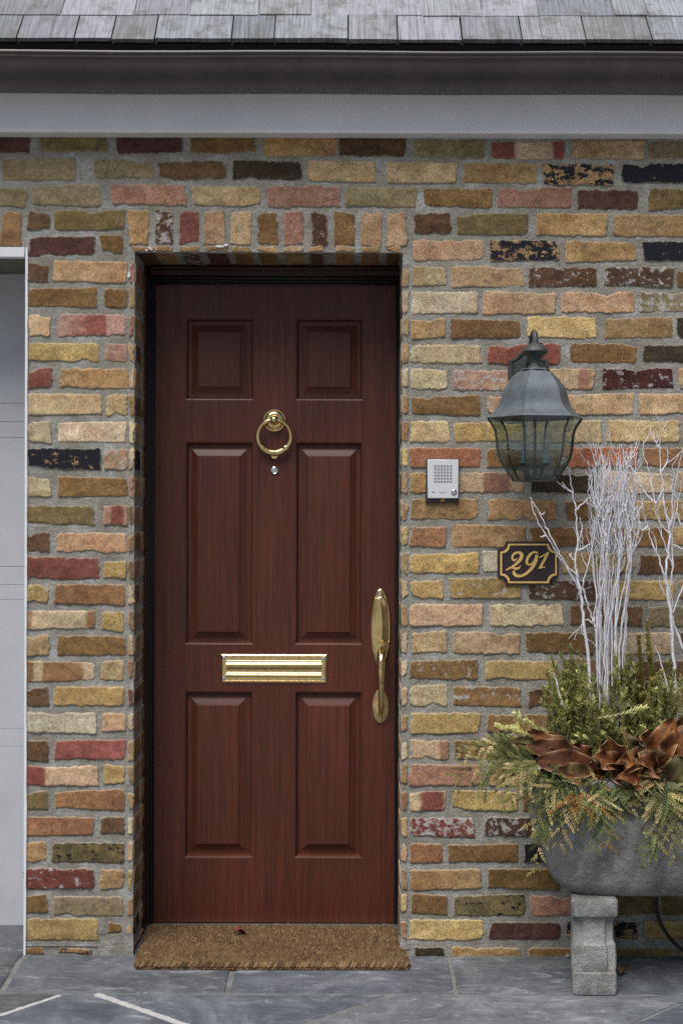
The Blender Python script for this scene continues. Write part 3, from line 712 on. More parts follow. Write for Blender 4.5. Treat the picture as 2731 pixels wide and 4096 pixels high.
us.add([(-3.2, *q0.yz), (XR2, *q0.yz), (XR2, *(q0+dv*1.2).yz), (-3.2, *(q0+dv*1.2).yz), (-3.2, *q1.yz), (XR2, *q1.yz), (XR2, *(q1+dv*1.2).yz), (-3.2, *(q1+dv*1.2).yz)], [(0,1,2,3),(4,7,6,5),(0,4,5,1),(1,5,6,2),(2,6,7,3),(3,7,4,0)])
us.build('roof_deck', M['dark'], roof, smooth=False)

# ------------------------------------------------------------------ door frame
YFR = RD
fr = thing('door_frame', (P(1090, 3690, YFR)[0], YFR, 0.0), 'dark brown door frame with black weatherstrip set into the brick opening', 'door frame')
def px_x(px, Y, py=2400): return P(px, py, Y)[0]
zt = P(1090, 1066, YFR)[1]+.004; zt2 = P(1090, 1104, YFR)[1]
mo = MB()
def vbar(mbx, xa, xb, ya, yb_, z0, z1, b=.0025): mbx.box(min(xa, xb), max(xa, xb), ya, yb_, z0, z1, b)
xl0, xl1 = px_x(570, YFR), px_x(592, YFR); xr0, xr1 = px_x(1599.5, YFR), px_x(1625, YFR)
for side, (xa, xb) in (('l', (xl0, xl1)), ('r', (xr0, xr1))):
    jm = MB(); jm.box(xa, xb, YFR, YFR+.06, .012, zt-.001, .004); jm.box(xa+.003, xb-.003, YFR-.006, YFR+.002, .012, zt-.004, .003)
    jm.build('jamb', M['frame'], fr)
hd = MB(); hd.box(xl1+.0005, xr0-.0005, YFR+.001, YFR+.06, zt2, zt, .004); hd.box(xl1, xr0, YFR-.007, YFR+.002, zt2+.018, zt-.003, .004)
hd.build('head_jamb', M['frame'], fr)
ws = MB()
YW = YFR+.012
wl0, wl1 = px_x(591, YW), px_x(619.5, YW+.01); wr0, wr1 = px_x(1580.5, YW+.01), px_x(1601, YW)
zw0 = P(1090, 1141, YW+.02)[1]
for i, (f0, f1) in enumerate(((0, .34), (.36, .68), (.70, 1))):
    ya = YW+.007*i
    ws.box(wl0+(wl1-wl0)*f0, wl0+(wl1-wl0)*f1, ya, YW+.05, .03, zt2-.001-(zt2-zw0)*f0, .003)
    ws.box(wr1+(wr0-wr1)*f1, wr1+(wr0-wr1)*f0, ya, YW+.05, .03, zt2-.001-(zt2-zw0)*f0, .003)
    ws.box(wl0+(wl1-wl0)*f1+.0005, wr1+(wr0-wr1)*f1-.0005, ya+.001, YW+.05, zt2-(zt2-zw0)*f1, zt2-.001-(zt2-zw0)*f0, .003)
ws.build('weatherstrip', M['rubber'], fr)
th_ = MB(); th_.box(px_x(580, .22), px_x(1608, .22), RD-.005, RD+.12, .0, .026, .004); th_.build('threshold', M['alum'], fr)

# ------------------------------------------------------------------ front door
YD = .242
def dx(px, py=2400): return P(px, py, YD)[0]
def dz(py): return P(1100, py, YD)[1]
door = thing('front_door', (dx(1100), YD, .028), 'closed dark red brown six panel front door with brass fittings', 'door')
x0, x1 = dx(621.5), dx(1579); zb_, zt_ = .03, dz(1141)
Pan = [((746,1020),(1271,1600),(795,969),(1328,1546),1400), ((1185,1457),(1275,1602),(1237,1407),(1330,1548),1400),
       ((740,1013),(1768,2578),(791,955),(1826,2527),2170), ((1184,1449),(1768,2578),(1233,1399),(1826,2527),2170),
       ((736,1005),(2766,3431),(787,949),(2822,3376),3100), ((1174,1442),(2766,3431),(1226,1388),(2822,3376),3100)]
R = []
for (a, b), (c, d), (e, f), (g_, h), my in Pan:
    # true rectangles: undo the camera roll per panel
    R.append((P(a, my, YD)[0], P(b, my, YD)[0], dz(d), dz(c), P(e, my, YD)[0], P(f, my, YD)[0], dz(h), dz(g_)))
for i in (0, 2, 4):                                        # line the pairs up
    za = (R[i][2]+R[i+1][2])/2; zc = (R[i][3]+R[i+1][3])/2; zi = (R[i][6]+R[i+1][6])/2; zj = (R[i][7]+R[i+1][7])/2
    for j in (i, i+1): R[j] = (R[j][0], R[j][1], za, zc, R[j][4], R[j][5], zi, zj)
for c_ in (0, 1):
    av = [sum(R[i][q] for i in (c_, c_+2, c_+4))/3 for q in (0, 1, 4, 5)]
    for i in (c_, c_+2, c_+4): R[i] = (av[0], av[1], R[i][2], R[i][3], av[2], av[3], R[i][6], R[i][7])
lf = MB()
xsn = sorted({x0, x1, R[0][0], R[0][1], R[1][0], R[1][1]}); zsn = sorted({zb_, zt_, *[r[2] for r in R], *[r[3] for r in R]})
def inpan(x, z): return any(r[0] < x < r[1] and r[2] < z < r[3] for r in R)
vid = {}
vs = []; fs = []
for i, x in enumerate(xsn):
    for j, z in enumerate(zsn): vid[i, j] = len(vs); vs.append((x, YD, z))
for i in range(len(xsn)-1):
    for j in range(len(zsn)-1):
        if not inpan((xsn[i]+xsn[i+1])/2, (zsn[j]+zsn[j+1])/2): fs.append((vid[i, j], vid[i+1, j], vid[i+1, j+1], vid[i, j+1]))
n0 = len(vs)
per = [vid[i, 0] for i in range(len(xsn))]+[vid[len(xsn)-1, j] for j in range(1, len(zsn))]+[vid[i, len(zsn)-1] for i in range(len(xsn)-2, -1, -1)]+[vid[0, j] for j in range(len(zsn)-2, 0, -1)]
vs += [(vs[i][0], YD+.045, vs[i][2]) for i in per]
fs += [(per[i], per[(i+1) % len(per)], n0+(i+1) % len(per), n0+i) for i in range(len(per))]; fs.append(tuple(range(n0, n0+len(per))))
lf.add(vs, fs)
lf.build('door_leaf', M['door'], door, smooth=False)
gv = MB()                                                  # fine joints where rails meet stiles
for xx in (R[0][0]-.0005, R[1][1]+.0005):
    gv.box(xx-.0005, xx+.0005, YD-.0004, YD+.001, zb_+.12, zt_-.0)
gv.build('joint_line', M['frame'], door, smooth=False)
for r in R:
    pn = MB(); a0, b0, c0, d0, a1, b1_, c1_, d1_ = r
    def rect(ins, y):
        return [(a0+ins, y, c0+ins), (b0-ins, y, c0+ins), (b0-ins, y, d0-ins), (a0+ins, y, d0-ins)]
    def rectf(f, y):
        return [(a0+(a1-a0)*f, y, c0+(c1_-c0)*f), (b0+(b1_-b0)*f, y, c0+(c1_-c0)*f), (b0+(b1_-b0)*f, y, d0+(d1_-d0)*f), (a0+(a1-a0)*f, y, d0+(d1_-d0)*f)]
    rg = [rect(0, YD), rect(.0015, YD+.0008), rect(.004, YD+.0018), rect(.006, YD+.007), rect(.0075, YD+.013), rect(.009, YD+.017), rect(.0135, YD+.0165)]
    rg += [rectf(f, YD+.0165-.0128*g2) for f, g2 in ((.42, .06), (.55, .26), (.7, .5), (.84, .72), (.965, .90))]
    rg += [rectf(.975, YD+.0018), rectf(1.0, YD+.0006), rectf(1.03, YD+.0004)]
    pn.rings(rg, True, False, True)
    pn.build('door_panel', M['door'], door, angle=25)
# knocker
kn = MB(); kc = P3(1098.3, 1682, YD); q = S*(D+YD)/D/5.227
kp = MB(); kp.lathe(kc, [(235*q, -.001), (236*q, .003), (228*q, .006), (212*q, .0065), (205*q, .0055), (195*q, .0075), (160*q, .012), (115*q, .0135), (95*q, .013), (90*q, .012), (60*q, .022), (.001, .022)], 'Y', 40)
kno = kp.build('door_knocker', M['brass'], door)
bl = MB(); bc = kc+Vector((0, -.034, 0))
bl.lathe(bc, [(.0005, -85*q), (40*q, -76*q), (66*q, -55*q), (82*q, -25*q), (86*q, 0), (82*q, 25*q), (66*q, 55*q), (40*q, 76*q), (.0005, 85*q)], 'Y', 24)
bl.build('knocker_ball', M['brass'], kno)
rgm = MB(); rc = P3(1098, 1580+872/5.227, YD)+Vector((0, -.034, 0)); RRr = 343*q
rings_ = []; NS = 72
for i in range(NS):
    a = 2*math.pi*i/NS                                     # a=0 bottom
    ct = Vector((math.sin(a)*RRr, 0, -math.cos(a)*RRr)); rad = ct.normalized()
    da = min(a, 2*math.pi-a)
    t = max(0, 1-da/1.9); tr = (36+34*t**1.1)*q
    if da < .72: tr = (58+10*math.cos(da*2.0))*q*(1+.11*math.cos(da*44))
    if .72 <= da < .82: tr = 74*q
    ctr = rc+ct*1.0+Vector((0, .012*max(0, -math.cos(a)*-1)*0+(.012 if False else 0), 0))
    ctr = rc+ct+Vector((0, .016*(1+math.cos(a))/2, 0))
    rings_.append([ctr+(rad*math.cos(g)+Vector((0, 1, 0))*math.sin(g)*.9)*tr for g in [2*math.pi*k/12 for k in range(12)]])
rings_.append(rings_[0]); rgm.rings(rings_, True)
rgm.build('knocker_ring', M['brass'], kno, angle=60)
st = MB(); st.lathe(P3(1098.3, 1580+1265/5.227, YD), [(88*q, -.001), (88*q, .004), (70*q, .009), (.001, .010)], 'Y', 24); st.build('strike_plate', M['brass'], kno)
ph = MB(); ph.lathe(P3(1097.5, 1580+1570/5.227, YD), [(84*q, -.001), (84*q, .004), (74*q, .0055), (66*q, .0045), (40*q, .0065), (.0005, .0075)], 'Y', 24); ph.build('peephole', M['chrome'], door)
# mail slot
def ms(x, y): return P(800+x/1.845, 2300+y/1.845, YD)
(ma, mz1), (mb_, mz0) = ms(157, 583), ms(934, 797); mz1 = (mz1+ms(934, 588)[1])/2; mz0 = (mz0+ms(157, 790)[1])/2
ml = MB()
def mrect(ins, y): return [(ma+ins, y, mz0+ins), (mb_-ins, y, mz0+ins), (mb_-ins, y, mz1-ins), (ma+ins, y, mz1-ins)]
fin = .0195
ml.rings([mrect(0, YD+.001), mrect(0, YD-.002), mrect(.004, YD-.0055), mrect(.0065, YD-.0055), mrect(.0075, YD-.0045), mrect(fin-.001, YD-.0045), mrect(fin, YD-.0035), mrect(fin, YD+.0005)], True)
mslot = ml.build('mail_slot', M['brass'], door, angle=25)
fp = MB(); fz0, fz1 = mz0+.0165, mz1-.0185; fh = fz1-fz0; pr = [(0, .001), (.02, .0045), (.10, .0065), (.18, .0055), (.215, .003), (.23, .0022), (.27, .0055), (.30, .0038), (.42, .0028), (.53, .0050), (.55, .0072), (.66, .0090), (.78, .0078), (.83, .0050), (.86, .0036), (.90, .0048), (.97, .0040), (1, .001)]
fp.rings([[(x, YD-h_, fz0+fh*t) for t, h_ in pr] for x in (ma+.0175, ma+.0185, mb_-.0185, mb_-.0175)], False)
fp.build('flap', M['brass'], mslot, angle=50)
for sx in (ma+.0095, mb_-.0095):
    for sz in (mz0+.0135, mz1-.0135):
        sm = MB(); c = Vector((sx, YD-.0045, sz)); sm.lathe(c, [(.0062, -.0005), (.0058, .0012), (.004, .0021), (.0005, .0024)], 'Y', 14); sm.build('screw', M['chrome'], mslot)
# handle set
def hx(x, y): return P(800+x/1.845, 2300+y/1.845, YD)
q2 = S*(D+YD)/D/1.845
def oval(cx, cy, a, b, pw=2.0, n=48):
    cxw, czw = hx(cx, cy); o = []
    for i in range(n):
        g = 2*math.pi*i/n; c, s_ = math.cos(g), math.sin(g)
        o.append((cxw, czw, a*q2*abs(c)**(2/pw)*(1 if c > 0 else -1), b*q2*s_))
    return o
def plate(mbx, ov, steps):
    mbx.rings([[(c[0]+c[2]*k, YD-y, c[1]+c[3]*(1-(1-k)*.45)) for c in ov] for k, y in steps], True, False, True)
hp = MB(); plate(hp, oval(1331, 394, 77, 294, 2.1), [(1, -.001), (1, .002), (.96, .0045), (.88, .0062), (.84, .0058), (.82, .0054), (.6, .0095), (.35, .0122), (.12, .0135)])
hnd = hp.build('door_handle', M['brass'], door, angle=30)
lp = MB(); plate(lp, oval(1331, 966, 61, 128, 2.1), [(1, -.001), (1, .002), (.95, .0048), (.86, .006), (.55, .010), (.2, .0122)]); lp.build('lower_plate', M['brass'], hnd, angle=30)
lc = MB(); c = hx(1331, 203); lc.lathe((c[0], YD-.0085, c[1]), [(42*q2, -.001), (42*q2, .002), (38*q2, .003), (36*q2, .0022), (26*q2, .0022), (24*q2, .0034), (.0005, .0034)], 'Y', 28); lcy = lc.build('lock_cylinder', M['brass'], hnd)
kh = MB(); c = hx(1331, 215); kh.box(c[0]-.0012, c[0]+.0012, YD-.0124, YD-.0118, c[1]-.006, c[1]+.004); kh.build('keyhole', M['dark'], lcy, smooth=False)
gp = MB(); pts = []; rad = []
for (yy, off, r_) in ((545, .003, 24), (556, .018, 26), (575, .034, 29), (605, .047, 32), (640, .054, 31), (690, .057, 27), (750, .056, 25), (820, .050, 22.5), (890, .040, 20), (950, .029, 18.5), (985, .021, 17.5), (1005, .016, 14), (1018, .013, 16), (1030, .010, 16), (1040, .006, 10)):
    c = hx(1334-(yy-545)*.008, yy); pts.append((c[0], YD-off, c[1])); rad.append(r_*q2)
gp.tube(pts, rad, 16); gp.build('grip', M['brass'], hnd, angle=60)
tp = MB(); c = hx(1334, 492)
rr = []
for t in range(7):
    f = t/6; y = YD-.004-.038*f; z = c[1]-.006*math.sin(f*2.0)+.004*f; wd_ = (18+17*min(1, f*1.8))*q2; tt = .0035-.0012*f
    rr.append([(c[0]-wd_, y, z+.004*f), (c[0]-wd_*.5, y, z-.002), (c[0]+wd_*.5, y, z-.002), (c[0]+wd_, y, z+.004*f), (c[0]+wd_*.5, y, z-.002-tt*2), (c[0]-wd_*.5, y, z-.002-tt*2)])
tp.rings(rr, True, True, True); tp.build('thumb_latch', M['brass'], hnd, angle=60)

# ------------------------------------------------------------------ garage door at the left edge
gd = thing('garage_door', (-1.3, .3, 0), 'pale grey painted wooden garage door left of the brick pier', 'garage door')
YG = .30
gx1 = P(104, 2300, 0)[0]-.004
cuts = [-.03+.0] + [P(50, y, YG)[1] for y in (3712, 2988, 2916, 2400, 2338, 2267, 1750, 1686, 1613)] + [P(50, 1060, YG)[1]+.06]
cuts = cuts[1:]
pnl = MB()
for a, b in zip(cuts[:-1], cuts[1:]): pnl.box(-3.2, gx1+.03, YG+rnd.uniform(0, .0008), YG+.04, a+.0006, b-.0006, .0008)
pnl.build('door_panel', M['gar'], gd, smooth=False)
sl2 = MB(); sl2.box(-3.2, gx1+.03, YG-.003, YG+.035, cuts[0]-.014, cuts[0]-.001); sl2.build('bottom_seal', M['rubber'], gd, smooth=False)
gf = thing('garage_frame', (-.98, -.004, 0), 'white painted trim round the garage door opening beside the brick pier', 'door frame')
tj = MB(); xa, xb = P(101, 2300)[0], P(111, 2300)[0]
nseg = 90; rgj = []
for i in range(nseg+1):
    z = (ZG-.002)*i/nseg; wv_ = xb+.0022*fbm(z*9, .3, 5)+.001*fbm(z*40, .7, 9)
    rgj.append([(xa, -.006, z), (float(wv_), -.006, z), (float(wv_), .02, z), (xa-.001, .02, z)])
tj.rings(rgj, True, True, True); tj.box(xa-.0015, xa+.004, .021, .36, 0, ZG-.003)
tj.build('jamb_trim', M['white'], gf, angle=30)
hz0, hz1 = P(50, 1031)[1], P(50, 988)[1]
ht = MB(); ht.box(-3.2, xa-.0015, -.010, .018, hz0, hz1-.002, .002); ht.build('head_trim', M['white'], gf)
hs = MB(); hs.box(-3.2, xa-.002, .019, .42, hz0+.001, hz1-.004); hs.build('head_soffit', m_noise('shaded_head_paint', (.12,.115,.085), (.16,.17,.11), 8, .8, .3, .2, .002), gf, smooth=False)  # recess shade painted into the underside as a dark green-brown tone

# ------------------------------------------------------------------ intercom
YI = -.016
def ic(x, y, Y=YI): return P(1680+x/8.711, 1800+y/8.711, Y)
it = thing('intercom', (*P3(1770, 1920, 0),), 'silver door intercom plate with square speaker holes and round button', 'intercom')
bd = MB(); a = ic(196, 1838); b = ic(1352, 308); bd.box(a[0], b[0], YI+.003, .006, a[1], b[1], .003); bd.build('housing', M['plastic'], it)
fpz = MB(); a = ic(250, 1682); b = ic(1327, 333); fpz.box(a[0], b[0], YI-.006, YI+.0035, a[1], b[1], .0015); fpl = fpz.build('face_plate', M['steel'], it)
ho = MB()
for i in range(6):
    for j in range(6):
        a = ic(482+i*108.5, 606+j*108, YI-.006); b = ic(482+i*108.5+72, 606+j*108-68, YI-.006)
        mx_, mzz = (a[0]+b[0])/2, (a[1]+b[1])/2
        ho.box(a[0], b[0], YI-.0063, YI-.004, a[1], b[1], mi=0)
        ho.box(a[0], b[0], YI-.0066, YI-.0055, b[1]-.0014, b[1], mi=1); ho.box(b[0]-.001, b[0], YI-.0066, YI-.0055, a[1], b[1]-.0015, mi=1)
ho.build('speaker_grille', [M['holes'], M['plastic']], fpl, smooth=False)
bu = MB(); c = ic(1170, 1476); bu.lathe((c[0], YI-.006, c[1]), [(100*S/8.711*.996, -.001), (100*S/8.711, .0012), (88*S/8.711, .0014)], 'Y', 24, mi=1); bu.lathe((c[0], YI-.006, c[1]), [(86*S/8.711, -.001), (84*S/8.711, .002), (60*S/8.711, .0034), (.0003, .004)], 'Y', 24, mi=0)
bu.build('call_button', [M['chrome'], M['plastic']], fpl)
ls = MB(); a = ic(402, 1480); b = ic(505, 1456); ls.box(a[0], b[0], YI-.0066, YI-.005, a[1], b[1]); ls.build('microphone_slot', M['plastic'], fpl, smooth=False)
am = MB(); a = ic(705, 1790, YI+.003); b = ic(845, 1690, YI+.003); am.box(a[0], b[0], YI-.001, YI+.004, a[1], b[1]); am.build('lens', M['amber'], it, smooth=False)
tc = bpy.data.curves.new('lettering', 'FONT'); tc.body = 'Panasonic'; tc.size = .0062; tc.align_x = 'CENTER'; tc.align_y = 'CENTER'; tc.extrude = .0002
to = bpy.data.objects.new('tmp_text', tc); COL.objects.link(to); bpy.context.view_layer.update()
tme = bpy.data.meshes.new_from_object(to.evaluated_get(bpy.context.evaluated_depsgraph_get())); bpy.data.objects.remove(to)
c = ic(780, 1475); tme.transform(Matrix.Translation((c[0], YI-.0063, c[1])) @ Matrix.Rotation(math.pi/2, 4, 'X'))
tme.materials.clear(); tme.materials.append(M['ink'])
tob = bpy.data.objects.new('lettering', tme); COL.objects.link(tob); tob.parent = fpl

# ------------------------------------------------------------------ house number sign
YN = -.012
def nc(x, y): return P(1950+x/4.7515, 2130+y/4.7515, YN)
sg = thing('house_number_sign', (*P3(2108, 2252, 0),), 'dark brown house number plaque with gold border and 291 in gold', 'house number')
def notched(x0, y0, x1, y1, r, n=8):
    o = []
    for cx, cy, a0 in ((x0, y0, 0), (x1, y0, 90), (x1, y1, 180), (x0, y1, 270)):
        # concave quarter circle centred on the corner
        seq = [math.radians(a0+90-90*i/n) for i in range(n+1)]
        for a in seq: o.append((cx+r*math.cos(a), cy+r*math.sin(a)))
    return o
bo = notched(188, 172, 1345, 996, 155)
cxn, cyn = 766, 584
pb = MB(); o1 = [nc(*p) for p in bo]; o2 = [nc(cxn+(p[0]-cxn)*.988, cyn+(p[1]-cyn)*.984) for p in bo]
n = len(o1); pb.rings([[(x, .005, z) for x, z in o1], [(x, YN+.002, z) for x, z in o1], [(x, YN, z) for x, z in o2]], True, True, True)
pb.build('plaque', M['sign'], sg, angle=30)
gb = MB(); bi = notched(235, 214, 1308, 962, 150); bo2 = notched(268, 244, 1276, 930, 150)
gb.rings([[(nc(*p)[0], YN-.0007, nc(*p)[1]) for p in bi], [(nc(*p)[0], YN-.0007, nc(*p)[1]) for p in bo2]], True); gb.build('gold_border', M['gold'], sg, smooth=False)
def smoothpts(pts, m=6):
    out = []; n = len(pts)
    for i in range(n-1):
        p0, p1, p2, p3 = [np.array(pts[max(0, min(n-1, i+d))], float) for d in (-1, 0, 1, 2)]
        for j in range(m):
            t = j/m; out.append(.5*((2*p1)+(-p0+p2)*t+(2*p0-5*p1+4*p2-p3)*t*t+(-p0+3*p1-3*p2+p3)*t**3))
    out.append(np.array(pts[-1], float)); return out
lay = [0]
def stroke(mbx, pts, m=6):
    lay[0] += 1; y = YN-.0006-.00025*lay[0]; q = smoothpts(pts, m); L = []; Rr = []
    for i, p in enumerate(q):
        d = (q[min(i+1, len(q)-1)]-q[max(i-1, 0)])[:2]; d = d/(np.hypot(*d)+1e-9); nrm = np.array([-d[1], d[0]])
        a = p[:2]+nrm*p[2]/2; b = p[:2]-nrm*p[2]/2; A, B_ = nc(*a), nc(*b); L.append((A[0], y, A[1])); Rr.append((B_[0], y, B_[1]))
    mbx.rings([L, Rr], False)
for chars in (
    [[(556,483,8),(525,520,30),(485,522,42),(462,482,34),(475,430,38),(520,392,40),(578,378,44),(630,402,64),(641,450,66),(615,512,62),(560,575,50),(490,632,40),(420,675,34),(340,716,26)],
     [(395,668,20),(455,664,34),(520,684,46),(572,682,40),(605,655,24),(619,622,6)]],
    [[(935,425,30),(925,385,44),(880,370,36),(815,405,46),(755,485,52),(737,555,48),(752,598,40),(795,612,34),(845,588,34),(895,525,46),(928,445,52),(930,400,40)],
     [(926,430,50),(918,500,56),(888,590,58),(830,680,58),(750,760,52),(660,815,48),(570,826,54),(512,796,62),(490,750,50),(505,714,14)]],
    [[(972,476,26),(1060,432,24),(1155,372,22)], [(1150,372,30),(1095,475,50),(1030,595,50),(982,680,44)], [(958,680,22),(1030,664,20),(1086,658,20)]]):
    dg = MB()
    for s_ in chars: stroke(dg, s_)
    dg.build('numeral', M['gold'], sg, smooth=False)
for x in (325, 1207):
    sm = MB(); c = nc(x, 583); sm.lathe((c[0], YN, c[1]), [(.0022, -.0003), (.002, .0004), (.0003, .0006)], 'Y', 10); sm.build('screw', M['dark'], sg)

# ------------------------------------------------------------------ wall lantern
YL = -.185
def lc_(x, y, Y=YL): return P(1900+x/3.267, 1280+y/3.267, Y)
ql = S*(D+YL)/D/3.267
LX = lc_(778, 1280)[0]
lan = thing('wall_lantern', (LX, 0, lc_(778, 1280)[1]), 'weathered bronze wall lantern with bell hood and tinted glass', 'wall lamp')
HEX0 = math.radians(7)                                   # one face to the front
def hexring(r, z, rnd_=0.0, n=6):
    o = []
    for k in range(6):
        a, b = HEX0+k*math.pi/3, HEX0+(k+1)*math.pi/3
        o.append((LX+r*math.cos(a), YL+r*math.sin(a), z))
    return o
def lz(y): return lc_(778, y)[1]
hood = MB()
hp_ = [(640, 180), (652, 193), (672, 197), (690, 228), (720, 262), (780, 323), (830, 362), (880, 397), (930, 420), (980, 435), (1040, 450), (1100, 470), (1140, 490), (1180, 522), (1215, 556), (1245, 592), (1270, 636), (1283, 645), (1290, 640), (1284, 600), (1270, 560)]
R1_ = [hexring(r*ql, lz(y)) for y, r in hp_]
# subdivide faces so the panels stay flat but edges stay crisp
hood.rings(R1_, True, True, True)
hood.build('hood', M['verd'], lan, smooth=True, angle=28)
seam_ = MB()
for k in range(6):
    a = HEX0+k*math.pi/3
    seam_.tube([(LX+r*ql*math.cos(a), YL+r*ql*math.sin(a), lz(y)) for y, r in hp_[3:17]], .0011, 6)
seam_.build('hood_seam', M['verd'], lan)
gp_ = [(1292, 630), (1330, 600), (1370, 572), (1430, 538), (1500, 519), (1600, 508), (1700, 499), (1800, 474), (1860, 448), (1960, 380), (2040, 328), (2108, 280)]
for k in range(6):
    a, b = HEX0+k*math.pi/3, HEX0+(k+1)*math.pi/3
    gm = MB(); gm.rings([[(LX+(r*ql-.002)*math.cos(t), YL+(r*ql-.002)*math.sin(t), lz(y)) for t in (a, b)] for y, r in gp_], False); gm.build('glass_pane', M['glass'], lan)
rb = MB()
for k in range(6):
    a = HEX0+k*math.pi/3
    rb.tube([(LX+r*ql*math.cos(a), YL+r*ql*math.sin(a), lz(y)) for y, r in gp_], .0036, 6)
bot = [hexring(r*ql, lz(y)) for y, r in ((2098, 284), (2112, 284), (2114, 262), (2100, 262))]
rb.rings(bot+[bot[0]], True); rb.build('cage', M['verdd'], lan)
inn = MB()
inn.tube([(LX, YL, lz(1285)), (LX, YL, lz(2070))], .0045, 8); inn.lathe((LX, YL, lz(2085)), [(.0005, 0), (.03, 0), (.034, .004), (.02, .010), (.008, .012), (.0005, .02)], n=16)
inn.tube([(LX-.045, YL, lz(1880)), (LX, YL, lz(1930)), (LX+.045, YL, lz(1880))], .004, 8); inn.build('lamp_stem', M['verdd'], lan)
for i, sx in enumerate((-128, 138)):
    cs = MB(); c = Vector((LX+sx*ql, YL+(-.02 if i else .01), lz(1870)))
    cs.lathe(c, [(.0005, 0), (.016, 0), (.017, .004), (.0145, .006), (.0125, .008), (.0125, (1870-1690)*ql), (.0005, (1870-1690)*ql)], n=18); cso = cs.build('candle_sleeve', M['sleeve'], lan)
    bb = MB(); hgt = 260*ql; c2 = c+Vector((0, 0, 180*ql)); bb.lathe(c2, [(.008, 0), (.011, .08*hgt), (.0175, .22*hgt), (.0195, .36*hgt), (.017, .55*hgt), (.011, .76*hgt), (.005, .92*hgt), (.0005, hgt)], n=18); bb.build('bulb', M['bulbg'], cso)
    fm = MB(); fm.tube([c2+Vector((-.003, 0, 0)), c2+Vector((-.004, 0, .02)), c2+Vector((0, 0, .026)), c2+Vector((.004, 0, .02)), c2+Vector((.003, 0, 0))], .0008, 5); fm.build('filament', M['chrome'], cso)
nk = MB(); nk.lathe((LX, YL, 0), [(r*ql, lz(y)) for y, r in ((655, 190), (650, 150), (640, 108), (625, 104), (612, 92), (590, 76), (560, 66), (530, 70), (508, 84), (490, 92), (470, 110), (440, 145), (425, 160), (418, 172), (410, 172))], n=32); nk.build('neck', M['verdd'], lan)
cp = MB(); ringsc = []
for y, r in ((412, 172), (395, 165), (370, 148), (345, 126), (325, 104), (312, 96), (308, 100), (302, 92), (298, 40)):
    ringsc.append([(LX+r*ql*(1-.035*(k % 2)*(1 if 312 < y < 400 else 0))*math.cos(2*math.pi*k/36), YL+r*ql*(1-.035*(k % 2)*(1 if 312 < y < 400 else 0))*math.sin(2*math.pi*k/36), lz(y)) for k in range(36)])
cp.rings(ringsc, True, False, True); cp.build('cap', M['verdd'], lan, angle=20)
ar = MB(); zt3 = lz(300); zt4 = lz(150)
ar.tube([(LX, YL, zt3), (LX, YL+.002, lz(250)), (LX, YL+.004, lz(200)), (LX, YL+.012, lz(160)), (LX, YL+.028, lz(138)), (LX, YL+.05, lz(150)), (LX, YL+.075, lz(200)), (LX, YL+.10, lz(300)), (LX, YL+.125, lz(420)), (LX, YL+.15, lz(520)), (LX, -.02, lz(575)), (LX, -.006, lz(590))], [42*ql, 40*ql, 38*ql, 36*ql, 34*ql, 32*ql, 31*ql, 31*ql, 32*ql, 34*ql, 36*ql, 36*ql], 12); ar.build('arm', M['verdd'], lan)
bp = MB(); half = [(0, 395), (60, 400), (110, 430), (150, 475), (190, 510), (250, 525), (262, 545), (262, 760), (250, 790), (190, 810), (150, 850), (100, 890), (0, 905)]
cxp = lc_(692, 500, -.01)[0]; s2 = S/3.267
def bpo(k, y):
    zc = P(2112, 1280+650/3.267)[1]
    o = [(cxp+h_*s2*k, y, zc-(yy-650)*s2*k) for h_, yy in half]+[(cxp-h_*s2*k, y, zc-(yy-650)*s2*k) for h_, yy in reversed(half[1:-1])]
    return o
bp.rings([bpo(1, .002), bpo(1, -.012), bpo(.95, -.016), bpo(.84, -.016), bpo(.80, -.012), bpo(.74, -.012), bpo(.70, -.016)], True, False, True); bp.build('backplate', M['verdd'], lan, angle=25)

# ------------------------------------------------------------------ doormat
mt = thing('doormat', (P(1088, 3850, .05)[0], .05, 0), 'thick brown coir doormat on the slate in front of the door', 'doormat')
yfm, ybm = -.128, .228
fl_, fr_ = P(533, 3870, yfm)[0], P(1643, 3870, yfm)[0]; bl_, br_ = P(592, 3690, ybm)[0], P(1592, 3690, ybm)[0]
def medge(t, side):          # t 0 front .. 1 back
    a, b = (fl_, bl_) if side == 0 else (fr_, br_)
    x = a+(b-a)*min(1, t*1.15)
    sgn = 1 if side == 0 else -1
    if t < .06: x += sgn*.012*(1-t/.06)**2
    if t > .93: x += sgn*.022*((t-.93)/.07)**2
    return x
NU, NV = 90, 40
tk = .026
mm = MB(); vv = []
def mz(x, y, t, s_):
    e = min(s_, 1-s_)*.86; f = min(t, 1-t)*.36; ed = min(e, f)
    return tk*(1-.55*math.exp(-ed/.008))+.003*float(fbm(np.array(x*12), np.array(y*12), 3, 2))+.002
top = []
for j in range(NV+1):
    t = j/NV; y = yfm+(ybm-yfm)*t
    for i in range(NU+1):
        s_ = i/NU; xa_, xb_ = medge(t, 0), medge(t, 1); x = xa_+(xb_-xa_)*s_; yy = y+.004*float(fbm(np.array(x*9), np.array(.3), 8, 2))*(1-t)
        top.append((x, yy, mz(x, yy, t, s_)))
fs = [(j*(NU+1)+i, j*(NU+1)+i+1, (j+1)*(NU+1)+i+1, (j+1)*(NU+1)+i) for j in range(NV) for i in range(NU)]
per = [i for i in range(NU+1)]+[j*(NU+1)+NU for j in range(1, NV+1)]+[NV*(NU+1)+i for i in range(NU-1, -1, -1)]+[j*(NU+1) for j in range(NV-1, 0, -1)]
nb_ = len(top); vsb = top+[(top[i][0], top[i][1], .001) for i in per]; fs += [(per[i], per[(i+1) % len(per)], nb_+(i+1) % len(per), nb_+i) for i in range(len(per))]
cb = sr('655038')
